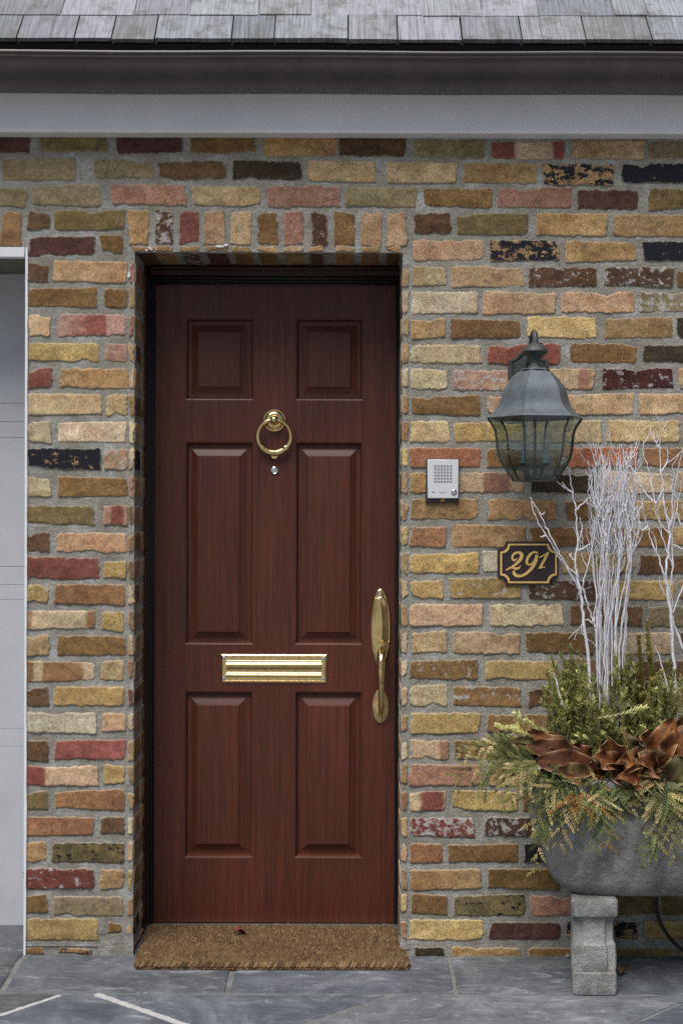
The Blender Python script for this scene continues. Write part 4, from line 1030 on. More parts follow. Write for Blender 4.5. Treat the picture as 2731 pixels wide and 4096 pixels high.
mm.add(vsb, fs, cb); mm.build('mat_base', M['coir'], mt)
br = MB(); rb_ = random.Random(5)
cl = [sr('84694c'), sr('725a40'), sr('94795a'), sr('5f4a34'), sr('a58c6c'), sr('4e3f2e')]
for _ in range(26000):
    t = rb_.random(); s_ = rb_.random(); y = yfm+(ybm-yfm)*t; xa_, xb_ = medge(t, 0), medge(t, 1); x = xa_+(xb_-xa_)*s_
    z = tk*(1-.55*math.exp(-min(min(s_, 1-s_)*.86, min(t, 1-t)*.36)/.008)); 
    L = rb_.uniform(.006, .016); a = rb_.uniform(0, 6.28); tl = rb_.uniform(.1, .9)
    ox_, oy_ = 0, 0
    if t < .03: oy_ = -.5
    d = Vector((math.cos(a)*tl+ox_, math.sin(a)*tl+oy_, 1)).normalized()*L; sd2 = Vector((-math.sin(a), math.cos(a), 0))*rb_.uniform(.0007, .0013)
    p = Vector((x, y, z-.002)); br.add([p-sd2, p+sd2, p+d], [(0, 1, 2)], rb_.choice(cl))
for _ in range(90):                                       # long loose fibres
    t = rb_.random(); s_ = rb_.random(); y = yfm+(ybm-yfm)*t; x = medge(t, 0)+(medge(t, 1)-medge(t, 0))*s_; a = rb_.uniform(0, 6.28); L = rb_.uniform(.01, .03)
    p = Vector((x, y, tk+.006)); d = Vector((math.cos(a), math.sin(a), rb_.uniform(-.1, .2)))*L
    br.tube([p, p+d*.5+Vector((0, 0, .003)), p+d], .0006, 3, col=sr('a8916c'))
br.build('bristles', M['coir'], mt, smooth=False)
bd_ = MB()                                                 # bound front edge
n = 95
for i in range(n):
    s_ = (i+.5)/n; x = medge(.0, 0)+(medge(0, 1)-medge(0, 0))*s_; y0_ = yfm+.004*float(fbm(np.array(x*9), np.array(.3), 8, 2))
    w2 = .0062; c_k = rb_.choice(cl[:4])
    bd_.tube([(x-w2, y0_-.001, .006), (x-w2*.3, y0_-.007, .011), (x+w2*.5, y0_-.006, .016), (x+w2*1.1, y0_+.003, .021)], [.003, .0042, .0042, .003], 6, col=c_k)
    bd_.tube([(x-w2, y0_+.001, .002), (x+w2*.3, y0_-.006, .004), (x+w2*1.1, y0_-.001, .009)], [.003, .004, .003], 6, col=rb_.choice(cl[:4]))
for _ in range(1800):
    s_ = rb_.random(); x = medge(0, 0)+(medge(0, 1)-medge(0, 0))*s_; p = Vector((x, yfm-.004+rb_.uniform(-.002, .004), rb_.uniform(.002, .022))); d = Vector((rb_.uniform(-.7, .7), -rb_.uniform(.2, 1), rb_.uniform(-.6, .5))).normalized()*rb_.uniform(.005, .013)
    sd2 = Vector((.0008, 0, .0004)); bd_.add([p-sd2, p+sd2, p+d], [(0, 1, 2)], rb_.choice(cl))
bd_.build('bound_edge', M['coir'], mt, smooth=False)

# ------------------------------------------------------------------ stone planter
PCX, PCY = 1.071, -.205
pl = thing('stone_planter', (PCX, PCY, 0), 'grey cast stone trough planter on pedestal feet against the brick wall', 'planter')
def pz(py): return P(2400, py, -.33)[1]
tr_ = MB()
hl, hw = .50, .155
#        z (photo y native), inset of the end, inset of the side
prof = [(3120, .004, .004), (3126, -.004, -.004), (3165, -.004, -.004), (3180, .006, .006), (3200, .010, .010), (3262, .008, .008), (3275, .0, .0), (3300, .0, -.002), (3350, .008, .001), (3393, .015, .004), (3440, .028, .010), (3471, .039, .017), (3510, .049, .025), (3543, .060, .034), (3570, .078, .046), (3589, .096, .058), (3597, .112, .064)]
NP = 300; rr = []
for py, ie, is_ in prof:
    z = pz(py); ring = []
    gg = np.linspace(0, 2*math.pi, 4001); cc_, ss_ = np.cos(gg), np.sin(gg)
    xx = (hl-ie)*np.sign(cc_)*np.abs(cc_)**.28; yy_ = (hw-is_)*np.sign(ss_)*np.abs(ss_)**.55
    al = np.r_[0, np.cumsum(np.hypot(np.diff(xx), np.diff(yy_)))]; tt_ = np.linspace(0, al[-1], NP+1)[:-1]
    for x, y in zip(np.interp(tt_, al, xx), np.interp(tt_, al, yy_)):
        fl2 = 0
        if 3300 < py < 3570: fl2 = -.022*math.exp(-((((x+(py-3300)*.00012+.02*math.sin(x*9))*12.5) % 1-.5)/.24)**2)*min(1, (py-3300)/70)*min(1, (3570-py)/60)
        no = .003*float(fbm(np.array(x*15+z*9), np.array(y*15+z*11), 4, 3))
        ring.append((PCX+x*(1+(fl2+no)*.5), PCY+y*(1+(fl2+no)*5), z+no*.4))
    rr.append(ring)
tr_.rings(rr, True, False, True)
inner = [[(PCX+(p[0]-PCX)*.92, PCY+(p[1]-PCY)*.82, z_) for p in rr[0]] for z_ in (pz(3120), pz(3170))]
tr_.rings([rr[0], inner[0], inner[1]], True, False, False)
trough = tr_.build('trough', M['stone'], pl, angle=50)
so_ = MB(); so_.add(inner[1], [tuple(range(NP))]); so_.build('soil', M['soil'], pl, smooth=False)
def pedestal(cx):
    pd = MB(); zt5 = pz(3597)-.001
    # outline sections: (z from top native y, half width, front y)
    sec = [(3597, .066, -.335), (3603, .068, -.338), (3650, .068, -.338), (3664, .067, -.336), (3672, .0615, -.326), (3690, .060, -.322), (3730, .0595, -.320), (3765, .0595, -.320), (3775, .0605, -.324), (3784, .064, -.330), (3830, .0655, -.334), (3872, .0655, -.337), (3882, .062, -.333), (3888, .0625, -.333), (3893, .0635, -.336), (3960, .064, -.338), (3972, .063, -.336)]
    rings2 = []
    for py, hwid, yf_ in sec:
        z = max(0.0, P(2400, py, -.33)[1]); z = z if py < 3972 else 0.0
        yb2 = yf_+.15; cw = hwid*.60; ins = .009 if (3675 < py < 3880) else .0015
        no = [.0012*float(fbm(np.array(z*40), np.array(i*3.1), 7, 2)) for i in range(12)]
        hb = hwid*.72; ring = [(-hb+.005, yb2), (-hb, yb2-.005), (-hwid, yf_+.006+ins), (-hwid+.005, yf_+ins), (-cw, yf_+ins), (-cw+.005, yf_), (cw-.005, yf_), (cw, yf_+ins), (hwid-.005, yf_+ins), (hwid, yf_+.006+ins), (hb, yb2-.005), (hb-.005, yb2)]
        rings2.append([(cx+a+no[i], b+no[i], z) for i, (a, b) in enumerate(ring)])
    pd.rings(rings2, True, True, True); return pd.build('pedestal', M['stone'], pl, angle=35)
pcx = P(2378, 3800, -.335)[0]
pedestal(pcx); pedestal(2*PCX-pcx)

# ------------------------------------------------------------------ plants in the planter
def p1(x, y, Y=-.2): return P3(1750+x/1.598, 1700+y/1.598, Y)
def p2(x, y, Y=-.2): return P3(1750+x/1.598, 2500+y/1.598, Y)
def curve_pts(cp, m=5):
    q = smoothpts([tuple(c) for c in cp], m); return [Vector(p) for p in q]
tw_r = random.Random(11)
def jitter(pts, a):
    return [p+Vector((tw_r.uniform(-a, a), tw_r.uniform(-a, a), tw_r.uniform(-a, a)*.3)) for p in pts]
def add_twigs(mbx, pts, rads, n, lmin, lmax, lo=.35, depth=0):
    for _ in range(n):
        f = tw_r.uniform(lo, .97); i = int(f*(len(pts)-1)); p = pts[i]; d = (pts[min(i+1, len(pts)-1)]-pts[max(0, i-1)]).normalized()
        s_ = tw_r.choice((-1, 1)); side = Vector((s_*tw_r.uniform(.35, .9), tw_r.uniform(-.35, .35), 0)); L = tw_r.uniform(lmin, lmax)
        q1 = p+(d+side*.9).normalized()*L*.35; q2 = q1+(d+side*.5).normalized()*L*.35; q3 = q2+(d+side*tw_r.uniform(-.1, .4)).normalized()*L*.3
        r0 = max(.0010, rads[i]*.62)
        tp_ = curve_pts([p, q1, q2, q3], 3); tr2 = [r0+(.0008-r0)*k/(len(tp_)-1) for k in range(len(tp_))]
        mbx.tube(tp_, tr2, 5)
        if depth: add_twigs(mbx, tp_, tr2, depth, lmin*.4, lmax*.45, .3, 0)
def stem_obj(paths, label, group, twigs=0, r0=.0042, r1=.0010, Y=-.2):
    mbx = MB(); bigger = True
    for i, pa in enumerate(paths):
        pts3 = curve_pts([p1(x, y, Y+dy) for (x, y, dy) in pa], 5); pts3 = jitter(pts3, .0026)
        ra = r0 if i == 0 else r0*.55; n = len(pts3); rads = [ra+(r1-ra)*k/(n-1) for k in range(n)]
        mbx.tube(pts3, rads, 6)
        if twigs: add_twigs(mbx, pts3, rads, max(1, int(twigs*(1 if i == 0 else .5))), .03, .10, .3 if i else .45, 1)
    o = mbx.build('painted_branch', M['twig']); tag(o, label, 'branch', group); return o
GW = 'white painted branches in the planter'
# leaning stems at the left of the bundle
stem_obj([[(985,2340,.0),(985,1900,.0),(968,1590,.0),(930,1250,0),(912,1075,0),(890,960,0),(878,880,0),(890,740,0),(884,560,0),(870,480,0),(855,400,0),(840,300,0),(837,270,0)],
          [(912,1075,0),(868,990,-.01),(790,850,-.02),(735,735,-.03),(690,650,-.03),(650,565,-.03),(605,490,-.03),(588,460,-.03)],
          [(885,960,0),(800,880,-.015),(748,800,-.02),(700,720,-.03),(640,625,-.035),(610,545,-.035),(592,462,-.03)],
          [(650,565,-.03),(668,572,-.03),(680,555,-.03)], [(690,705,-.03),(668,715,-.03),(652,710,-.03)],
          [(880,545,0),(930,500,0),(958,470,0),(985,448,0)], [(855,430,0),(815,402,0),(785,380,0),(760,360,0)], [(815,402,0),(800,365,0)],
          [(888,800,0),(915,690,0),(920,650,0),(903,595,0)], [(893,800,0),(930,788,0),(960,768,0),(998,745,0)], [(930,788,0),(925,800,0)],
          [(848,845,-.01),(838,825,-.01)], [(862,860,-.01),(850,840,-.01),(852,818,-.01)]],
         'white painted branch leaning far left in front of the number plaque', GW, r0=.0056)
stem_obj([[(1010,2340,.02),(1010,1800,.02),(1020,1500,.02),(1012,1300,.02),(985,1240,.02),(950,1120,.01),(925,1020,.01),(950,930,.0),(975,840,0),(990,740,0),(1040,560,0),(1050,440,0)],
          [(1012,1300,.02),(1000,1180,.02),(1060,1000,.02),(1080,900,.02)], [(1012,1300,.02),(960,1245,.02),(918,1270,.02),(920,1330,.02),(1000,1400,.03),(1030,1440,.03)]],
         'thin white painted branch looping sideways left of the dense bundle', GW, twigs=3, r0=.0042)
# the dense bundle
for i in range(24):
    f = (i*7 % 24)/23; bx = 1015+165*f+tw_r.uniform(-24, 24); by = 1640+tw_r.uniform(0, 200); dy = tw_r.uniform(-.035, .05)
    tx = 945+330*(f*.65+.35*tw_r.random())+tw_r.uniform(-15, 15); ty = tw_r.choice((tw_r.uniform(100, 330), tw_r.uniform(300, 500), tw_r.uniform(400, 540)))
    mx1 = bx+(tw_r.uniform(-16, 16)); xm = 1010+235*f+tw_r.uniform(-38, 38)
    path = [(bx, 2340, dy*.3), (bx, by, dy*.4), (mx1, 1350, dy*.6), ((mx1+xm)/2+tw_r.uniform(-9, 9), 1060, dy*.8), (xm, 780+tw_r.uniform(-60, 60), dy), ((xm+tx)/2+tw_r.uniform(-14, 14), 560, dy), ((xm+2*tx)/3, (560+ty)/2, dy), (tx, ty, dy)]
    side = []
    for _ in range(3):
        ys = tw_r.uniform(480, 900); fy = (ys-ty)/(780-ty) if 780 > ty else .5; xs0 = tx+(xm-tx)*min(1, max(0, fy)); s_ = tw_r.choice((-1, 1))
        side.append([(xs0, ys, dy), (xs0+s_*tw_r.uniform(8, 22), ys-70, dy), (xs0+s_*tw_r.uniform(15, 42), ys-170, dy+.005), (xs0+s_*tw_r.uniform(10, 60), ys-tw_r.uniform(230, 330), dy+.008)])
    stem_obj([path]+side, 'slender white painted branch in the dense upright bundle beside the plaque', GW, twigs=2, r0=tw_r.uniform(.0024, .0040))
# right hand stems
stem_obj([[(1525,2340,.0),(1525,1900,.0),(1512,1600,0),(1490,1270,0),(1465,1060,0),(1452,960,0),(1475,800,0),(1480,640,0),(1450,540,0),(1438,420,0),(1425,300,0),(1418,130,0),(1420,50,0)],
          [(1462,1050,0),(1445,960,-.01),(1405,840,-.01),(1370,755,-.01),(1340,650,-.01),(1312,560,-.01),(1303,498,-.01)], [(1340,650,-.01),(1300,670,-.01),(1290,615,-.01)],
          [(1438,420,0),(1390,500,.01),(1372,400,.01),(1350,290,.01),(1312,180,.01),(1312,90,.01)], [(1418,150,0),(1390,105,0),(1362,42,0)], [(1425,300,0),(1470,230,0),(1462,150,0)],
          [(1480,640,0),(1500,540,0),(1495,420,0),(1510,300,0)], [(1372,490,.01),(1300,400,.01),(1230,260,.01),(1195,180,.01),(1170,125,.01)], [(1230,260,.01),(1200,260,.01),(1205,145,.01)], [(1230,210,.01),(1240,150,.01)]],
         'tall white painted branch with wide forks right of the bundle', GW, twigs=3, r0=.0058)
stem_obj([[(1600,2340,.02),(1600,1900,.02),(1580,1500,.02),(1545,1380,.02),(1500,1250,.02),(1478,1120,.02),(1500,900,.02),(1495,700,.02),(1530,520,.02),(1515,400,.02),(1560,150,.02)],
          [(1495,760,.02),(1560,790,.02),(1620,800,.02)], [(1500,900,.02),(1440,740,.02),(1400,640,.02)], [(1500,1200,.02),(1560,1040,.02),(1580,990,.02)], [(1525,560,.02),(1560,640,.02),(1590,500,.02)]],
         'white painted branch bending right at the edge of the photo', GW, twigs=3, r0=.005)
for i in range(5):
    bx = 1620+i*60; stem_obj([[(bx-20, 2340, .0), (bx-10, 1800, .0), (bx, 1400, 0), (bx+tw_r.uniform(-20, 20), 1000, .0), (bx+tw_r.uniform(-30, 30), 600, 0), (bx+tw_r.uniform(-50, 50), 150, 0)]], 'white painted branch standing right of the leafy sprigs', GW, twigs=6, r0=.0045)
stem_obj([[(1480,1720,-.02),(1430,1530,-.02),(1390,1410,-.02)]], 'short white painted twig poking out of the green sprigs', GW, r0=.003)
stem_obj([[(800,1800,-.02),(760,1650,-.02),(738,1580,-.02)]], 'short white twig stub at the left edge of the green sprigs', GW, r0=.0035)

# --- boxwood sprigs
lr = random.Random(23)
GL = [sr('77784a'), sr('656b40'), sr('8c8c5a'), sr('545c36'), sr('a09e6e'), sr('475033'), sr('b2ae80')]
GLp = [sr('b0ad80'), sr('98996a'), sr('c3bf96'), sr('7f855a')]
GLy = [sr('6e6636'), sr('5c5730'), sr('7e7440'), sr('4c4a28')]
def leaf(mbx, p, d, n, L, wd_, col, fold=.25):
    d = d.normalized(); s_ = d.cross(n).normalized(); n2 = s_.cross(d).normalized()
    b = p; t = p+d*L+n2*L*.08
    l1, l2 = p+d*L*.28+s_*wd_*.42+n2*wd_*fold, p+d*L*.66+s_*wd_*.45+n2*wd_*fold
    r1, r2 = p+d*L*.28-s_*wd_*.42+n2*wd_*fold, p+d*L*.66-s_*wd_*.45+n2*wd_*fold
    m = p+d*L*.5+n2*L*.03
    mbx.add([b, l1, l2, t, r2, r1, m], [(0, 1, 2, 6), (2, 3, 6), (6, 3, 4), (0, 6, 4, 5)], col)
def sprig(base, tip, label, group, pal, step=.0075, Ls=(.016, .028), bend=.02, start=.1):
    L = (tip-base).length; mid = base.lerp(tip, .5)+Vector((lr.uniform(-bend, bend), lr.uniform(-bend, bend), 0))
    pts = curve_pts([base, mid, tip], 8)
    root = thing('boxwood_sprig', base, label, 'sprig', group)
    st_ = MB(); n = len(pts); st_.tube(pts, [.0016-.001*k/(n-1) for k in range(n)], 5); st_.build('stem', M['stemw'], root)
    lv = MB(); c = sum(pal[lr.randrange(len(pal))][0] for _ in range(1))
    m = int(L/step); ph_ = lr.uniform(0, 3); tone = lr.uniform(.8, 1.2)
    br_n = int(L/.05)
    chains = [(pts, start)]
    for _ in range(br_n):
        f = lr.uniform(.25, .8); i = int(f*(len(pts)-1)); d = (pts[min(i+1, n-1)]-pts[i-1]).normalized(); sd3 = Vector((lr.uniform(-1, 1), lr.uniform(-1, .6), lr.uniform(-.1, .5)))
        e = pts[i]+(d+sd3*.6).normalized()*lr.uniform(.03, .06); chains.append((curve_pts([pts[i], pts[i].lerp(e, .5)+Vector((0, 0, .003)), e], 5), .15))
    for ch, st0 in chains:
        cl_ = sum((ch[i+1]-ch[i]).length for i in range(len(ch)-1)); m = max(4, int(cl_/step))
        for j in range(m):
            f = st0+(1-st0)*j/(m-1); x = f*(len(ch)-1); i = min(int(x), len(ch)-2); p = ch[i].lerp(ch[i+1], x-i); d = (ch[i+1]-ch[i]).normalized()
            a = ph_+j*1.57; o1_ = d.orthogonal().normalized(); o2_ = d.cross(o1_); sz = lr.uniform(*Ls)*(1-.35*max(0, f-.8)/.2)
            for s_ in (0, math.pi):
                if lr.random() < .08: continue
                sd3 = o1_*math.cos(a+s_)+o2_*math.sin(a+s_); ld = d*lr.uniform(.65, 1.25)+sd3*lr.uniform(.6, 1.0)
                cc = lr.choice(pal); cc = tuple(.5*a_+.5*b_ for a_, b_ in zip(cc, pal[0])); k = 1.9*tone*lr.uniform(.82, 1.2); leaf(lv, p, ld, (d-sd3*.6+Vector((lr.uniform(-.3, .3), lr.uniform(-.3, .3), 0))), sz, sz*lr.uniform(.42, .58), tuple(x_*k for x_ in cc))
    lv.build('leaves', M['leafm'], root, smooth=False)
GB = 'boxwood sprigs in the planter'
tips = [(728,205),(788,188),(845,145),(903,178),(700,300),(760,270),(830,250),(880,240),(940,260),(990,330),(1040,400),(1095,345),(720,430),(790,480),(850,420),(910,400),(1130,205),(1165,178),(1205,190),(1180,300),(1235,195),(1250,290),(1300,290),(1365,255),(1400,320),(1430,300),(1478,232),(1510,300),(1550,340),(1220,420),(1290,420),(1350,400),(1420,440),(1480,420),(1540,450),(1600,380),(1620,250),(1330,560),(1290,560),(960,480),(1020,520),(1150,450),(1620,500),(1100,560),(800,560),(900,560)]
tips += [(tx_+lr.uniform(-35, 35), ty_+lr.uniform(40, 190)) for tx_, ty_ in tips]
for i, (tx, ty) in enumerate(tips):
    f = (tx-700)/900; bx = 900+f*620+lr.uniform(-30, 30); by = lr.uniform(1000, 1080); Yd = lr.uniform(-.28, -.12); Yb = -.2+(Yd+.2)*.5
    sprig(p2(bx, by, Yb), p2(tx, ty, Yd), 'upright green boxwood sprig in the mass round the white branches', GB, GL)
sprig(p2(1240, 820, -.2), p2(1283, 75, -.18), 'tall yellow green boxwood sprig beside the white bundle', GB, GLy, start=.3)
sprig(p2(1420, 820, -.2), p2(1333, -20, -.2), 'tallest boxwood sprig with yellowed spiky tip', GB, GLy, start=.3)
sprig(p2(720, 740, -.29), p2(380, 640, -.31), 'pale cream green sprig reaching left over the brown leaves', GB, GLp, Ls=(.016, .026))
sprig(p2(720, 700, -.28), p2(505, 605, -.30), 'short pale sprig above the leftmost brown leaves', GB, GLp, Ls=(.016, .026))
sprig(p2(640, 770, -.27), p2(370, 690, -.28), 'low pale green sprig left of the brown leaves', GB, GLp, Ls=(.014, .022))
sprig(p2(1000, 600, -.3), p2(1330, 530, -.31), 'pale boxwood sprig lying sideways across the green mass', GB, GLp[:2]+GL[:2], Ls=(.012, .02))

# --- magnolia leaves
mr = random.Random(41)
CT = [sr('70401f'), sr('60351a'), sr('80522a'), sr('522d18'), sr('754824')]
CB = [sr('5c5230'), sr('6e5a34'), sr('4e4a2c'), sr('73522f')]
def mleaf(bx, by, by_, tx, ty, ty_, wd_, nrm, label, bend=.15, wave=.012, cup=.3, dark=1.0, flip=False, sd_=0):
    r = random.Random(sd_); b = p2(bx, by, by_); t = p2(tx, ty, ty_); ax = t-b; L = ax.length; ax.normalize()
    n = Vector(nrm); n = (n-ax*n.dot(ax)).normalized(); s_ = ax.cross(n).normalized()
    NU_, NV_ = 18, 10; V_ = []; ctop = mr.choice(CT); cbot = mr.choice(CB)
    if flip: ctop, cbot = cbot, ctop
    phs = r.uniform(0, 6.28); fq = r.uniform(9, 15)
    for i in range(NU_+1):
        u = i/NU_; wv_ = wd_*(math.sin(math.pi*min(1, u**.85))**.72)*.5+.0015
        c = b+ax*(L*u)+n*(bend*L*math.sin(math.pi*u))
        for j in range(NV_+1):
            v = j/NV_*2-1
            off = n*(.75*cup*wv_*(v*v)+1.3*wave*abs(v)**2.5*math.sin(fq*u+phs+(1.7 if v > 0 else 0)))
            V_.append(c+s_*(wv_*v*(1-.12*cup))+off)
    F_ = [(i*(NV_+1)+j, i*(NV_+1)+j+1, (i+1)*(NV_+1)+j+1, (i+1)*(NV_+1)+j) for i in range(NU_) for j in range(NV_)]
    mbx = MB(); th2 = .0013
    k = len(V_); per_ = [i*(NV_+1) for i in range(NU_+1)]+[NU_*(NV_+1)+j for j in range(1, NV_+1)]+[i*(NV_+1)+NV_ for i in range(NU_-1, -1, -1)]+[j for j in range(NV_-1, 0, -1)]
    top_ = V_; bot_ = [v-n*th2 for v in V_]
    rimc = sr('b8946e')
    cols = []
    for q in range(k):
        jj = q % (NV_+1); m_ = 1.4 if abs(jj-NV_/2) < .6 else 1; e_ = .55 if jj in (0, NV_) else 0
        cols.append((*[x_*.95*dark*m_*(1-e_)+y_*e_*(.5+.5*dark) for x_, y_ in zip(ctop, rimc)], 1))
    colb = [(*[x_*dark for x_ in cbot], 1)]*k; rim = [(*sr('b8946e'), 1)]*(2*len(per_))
    mbx.add(top_, F_, cols, 0); mbx.add(bot_, [f[::-1] for f in F_], colb, 1)
    pt_ = [top_[i]+n*.0001 for i in per_]; pb_ = [bot_[i]-n*.0001 for i in per_]; m = len(per_)
    mbx.add(pt_+pb_, [(i, (i+1) % m, m+(i+1) % m, m+i) for i in range(m)], rim, 1)
    mbx.tube([b-ax*.02, b-ax*.008, b+ax*.002], .0016, 6, col=[(*sr('6b5030'), 1)]*18, mi=1)
    me_o = mbx.build('magnolia_leaf', [M['magt'], M['magb']], angle=60)
    tag(me_o, label, 'leaf', 'dried magnolia leaves in the planter')
fr_n = (0, -1, .25)
ML = [
 (1010,915,-.33, 622,865,-.37, .085, (.05,-1,.35), 'large coppery oval leaf, frontmost of the left hand fan', .05, .006, .25),
 (1000,960,-.34, 735,930,-.375, .062, (.0,-1,.1), 'olive brown leaf tucked under the large oval leaf', .04, .008, .3, .8, True),
 (930,850,-.30, 570,770,-.34, .075, (.1,-1,.45), 'broad orange brown leaf behind the large oval leaf', .06, .008, .3),
 (880,850,-.28, 575,690,-.31, .055, (.3,-1,.6), 'narrow curled brown leaf at top of the left fan', .08, .01, .5, .9),
 (870,850,-.26, 605,665,-.28, .048, (.4,-1,.7), 'thin folded brown leaf slanting up above the left fan', .06, .006, .6, .8),
 (780,800,-.28, 478,740,-.30, .065, (.1,-1,.4), 'light olive tan leaf at the far left of the fan', .07, .008, .3, 1.15, True),
 (700,850,-.29, 362,755,-.31, .042, (.0,-1,.2), 'reddish pointed leaf sticking out furthest left', .03, .004, .3, 1.0),
 (720,860,-.3, 400,850,-.33, .045, (.0,-1,-.2), 'dark red brown leaf low behind the cedar tips', .05, .006, .3, .8),
 (800,950,-.32, 575,960,-.35, .04, (.0,-1,.1), 'small brown leaf half hidden under cedar', .05, .006, .3, .8, True),
 (1150,880,-.31, 1085,715,-.345, .095, (-.35,-1,.1), 'upright coppery leaf folded like a cone in the middle', .10, .012, .5),
 (1150,900,-.33, 985,850,-.36, .065, (.2,-1,.6), 'curled leaf with pale rim left of the ruffled leaves', .12, .012, .5, .9),
 (1200,960,-.33, 1075,900,-.37, .07, (.2,-1,.0), 'dark curled leaf under the cone shaped leaf', .10, .012, .6, .75),
 (1250,870,-.3, 1195,705,-.33, .08, (.3,-1,.1), 'upright ruffled olive brown leaf beside the cone leaf', .08, .02, .4, .95, True),
 (1290,900,-.34, 1150,880,-.375, .075, (.0,-1,.8), 'wavy brown leaf lying across the ruffled centre', .10, .02, .5),
 (1320,880,-.31, 1320,660,-.32, .06, (.6,-1,.0), 'tall folded brown leaf standing in the ruffled centre', .06, .012, .7, .85),
 (1340,960,-.34, 1155,985,-.385, .085, (.0,-1,.3), 'rounded cupped brown leaf low in the ruffled centre', .12, .018, .6),
 (1370,1010,-.34, 1190,1040,-.375, .07, (.0,-1,-.1), 'scalloped red brown leaf at bottom of the ruffle', .10, .02, .6, .8),
 (1400,900,-.34, 1290,850,-.375, .085, (.2,-1,.2), 'wavy dark leaf in the deep fold of the ruffle', .12, .022, .5, .7),
 (1380,900,-.32, 1510,590,-.34, .085, (-.4,-1,.1), 'long brown leaf rising to the right edge', .06, .012, .4),
 (1440,960,-.34, 1345,1000,-.37, .06, (.2,-1,.0), 'small copper leaf curled at right of the ruffle', .12, .012, .6),
 (1450,940,-.33, 1600,640,-.355, .10, (-.2,-1,.2), 'big dark brown leaf at the right edge', .08, .016, .4, .8),
 (1450,1030,-.34, 1610,830,-.375, .10, (-.1,-1,.1), 'olive green leaf with brown rim low at the right edge', .10, .018, .5, .9, True),
 (1500,900,-.30, 1620,560,-.31, .09, (-.3,-1,.3), 'upright leaf behind the others at the right edge', .05, .012, .4, .7, True),
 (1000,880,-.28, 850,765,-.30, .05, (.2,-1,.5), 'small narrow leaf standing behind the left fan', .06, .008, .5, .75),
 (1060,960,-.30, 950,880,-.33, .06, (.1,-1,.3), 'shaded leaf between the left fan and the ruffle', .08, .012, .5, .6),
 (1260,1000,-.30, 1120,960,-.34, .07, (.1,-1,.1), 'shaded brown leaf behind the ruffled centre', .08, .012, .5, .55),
]
for i, q_ in enumerate(ML):
    q_ = list(q_)+[.12, .01, .3, 1.0, False][len(q_)-9:] if len(q_) < 14 else list(q_)
    mleaf(*q_[:14], sd_=i)

# --- cedar sprays
cr_ = random.Random(67)
CG = [sr('525c38'), sr('434f32'), sr('667044'), sr('727848')]; CYl = [sr('ab9c68'), sr('bfae80'), sr('958a58'), sr('807c4c')]; COr = [sr('9a6836'), sr('84592e'), sr('a88048')]
def cedar(bx, by, Yb, tx, ty, Yt, label, yel=.4, wid=.30, droop=.03, orange=0.0, dens=1.0):
    b = p2(bx, by, Yb); t = p2(tx, ty, Yt); L = (t-b).length; mid = b.lerp(t, .5)+Vector((0, -.01, droop))
    pts = curve_pts([b, b.lerp(t, .28)+Vector((0, -.006, droop*.8)), mid, t], 9); n = len(pts)
    mbx = MB(); mbx.tube(pts, [.0014-.0010*k/(n-1) for k in range(n)], 4, col=sr('7a5a34'))
    pl_n = Vector((cr_.uniform(-.35, .35), -1, cr_.uniform(-.2, .5)))
    m = int(L/.0100*dens); tone = cr_.uniform(.85, 1.15)
    def pick(f):
        u = cr_.random()
        if u < orange: c = cr_.choice(COr)
        elif cr_.random() < yel*(.25+.75*f): c = cr_.choice(CYl)
        else: c = cr_.choice(CG)
        k = 1.3*tone*cr_.uniform(.75, 1.25); return tuple(x_*k for x_ in c)
    def strip(p, d, nn, l, w_, c):
        d = d.normalized(); s_ = d.cross(nn).normalized()
        mbx.add([p-s_*w_*.4, p+s_*w_*.4, p+d*l*.6+s_*w_*.5, p+d*l, p+d*l*.6-s_*w_*.5], [(0, 1, 2, 4), (4, 2, 3)], c)
    for j in range(m):
        f = .06+.94*(j+cr_.uniform(-.2, .2))/m; f = min(.985, max(0, f)); x = f*(n-1); i = min(int(x), n-2); p = pts[i].lerp(pts[i+1], x-i); d = (pts[i+1]-pts[i]).normalized()
        nn = (pl_n-d*pl_n.dot(d)).normalized(); s_ = d.cross(nn)*(1 if j % 2 else -1)
        l = 1.25*L*wid*(math.sin(math.pi*min(1, .12+.88*f))**.6*.8+.22)*cr_.uniform(.7, 1.15); l = max(.012, min(l, .085))
        e = p+(d*.85+s_*.75+nn*cr_.uniform(-.15, .25)+Vector((0, 0, -.28)))*l; q = curve_pts([p, p.lerp(e, .5)+nn*.003+d*.004, e], 4)
        c0_ = pick(f); tipc = pick(min(1, f+.3)); mbx.tube(q, [.0011-.0007*k/(len(q)-1) for k in range(len(q))], 4, col=c0_)
        mm_ = max(3, int(l/.0056))
        for k in range(mm_):
            g = (k+.5)/mm_; y = g*(len(q)-1); ii = min(int(y), len(q)-2); pp = q[ii].lerp(q[ii+1], y-ii); dd = (q[ii+1]-q[ii]).normalized(); ss = dd.cross(nn).normalized()
            for sg_ in (-1, 1):
                sl3 = cr_.uniform(.009, .016)*(1-.45*g); strip(pp, dd*1.0+ss*sg_*.75+nn*cr_.uniform(-.12, .12), nn+Vector((cr_.uniform(-.2, .2), 0, cr_.uniform(-.2, .2))), sl3, .0034, tuple(a_*(1-g)+b_*g for a_, b_ in zip(c0_, tipc)))
        strip(q[-1], e-p, nn, .011, .0034, tipc)
    o = mbx.build('cedar_spray', M['cedar'], smooth=False); tag(o, label, 'cedar spray', 'cedar sprays spilling over the planter')
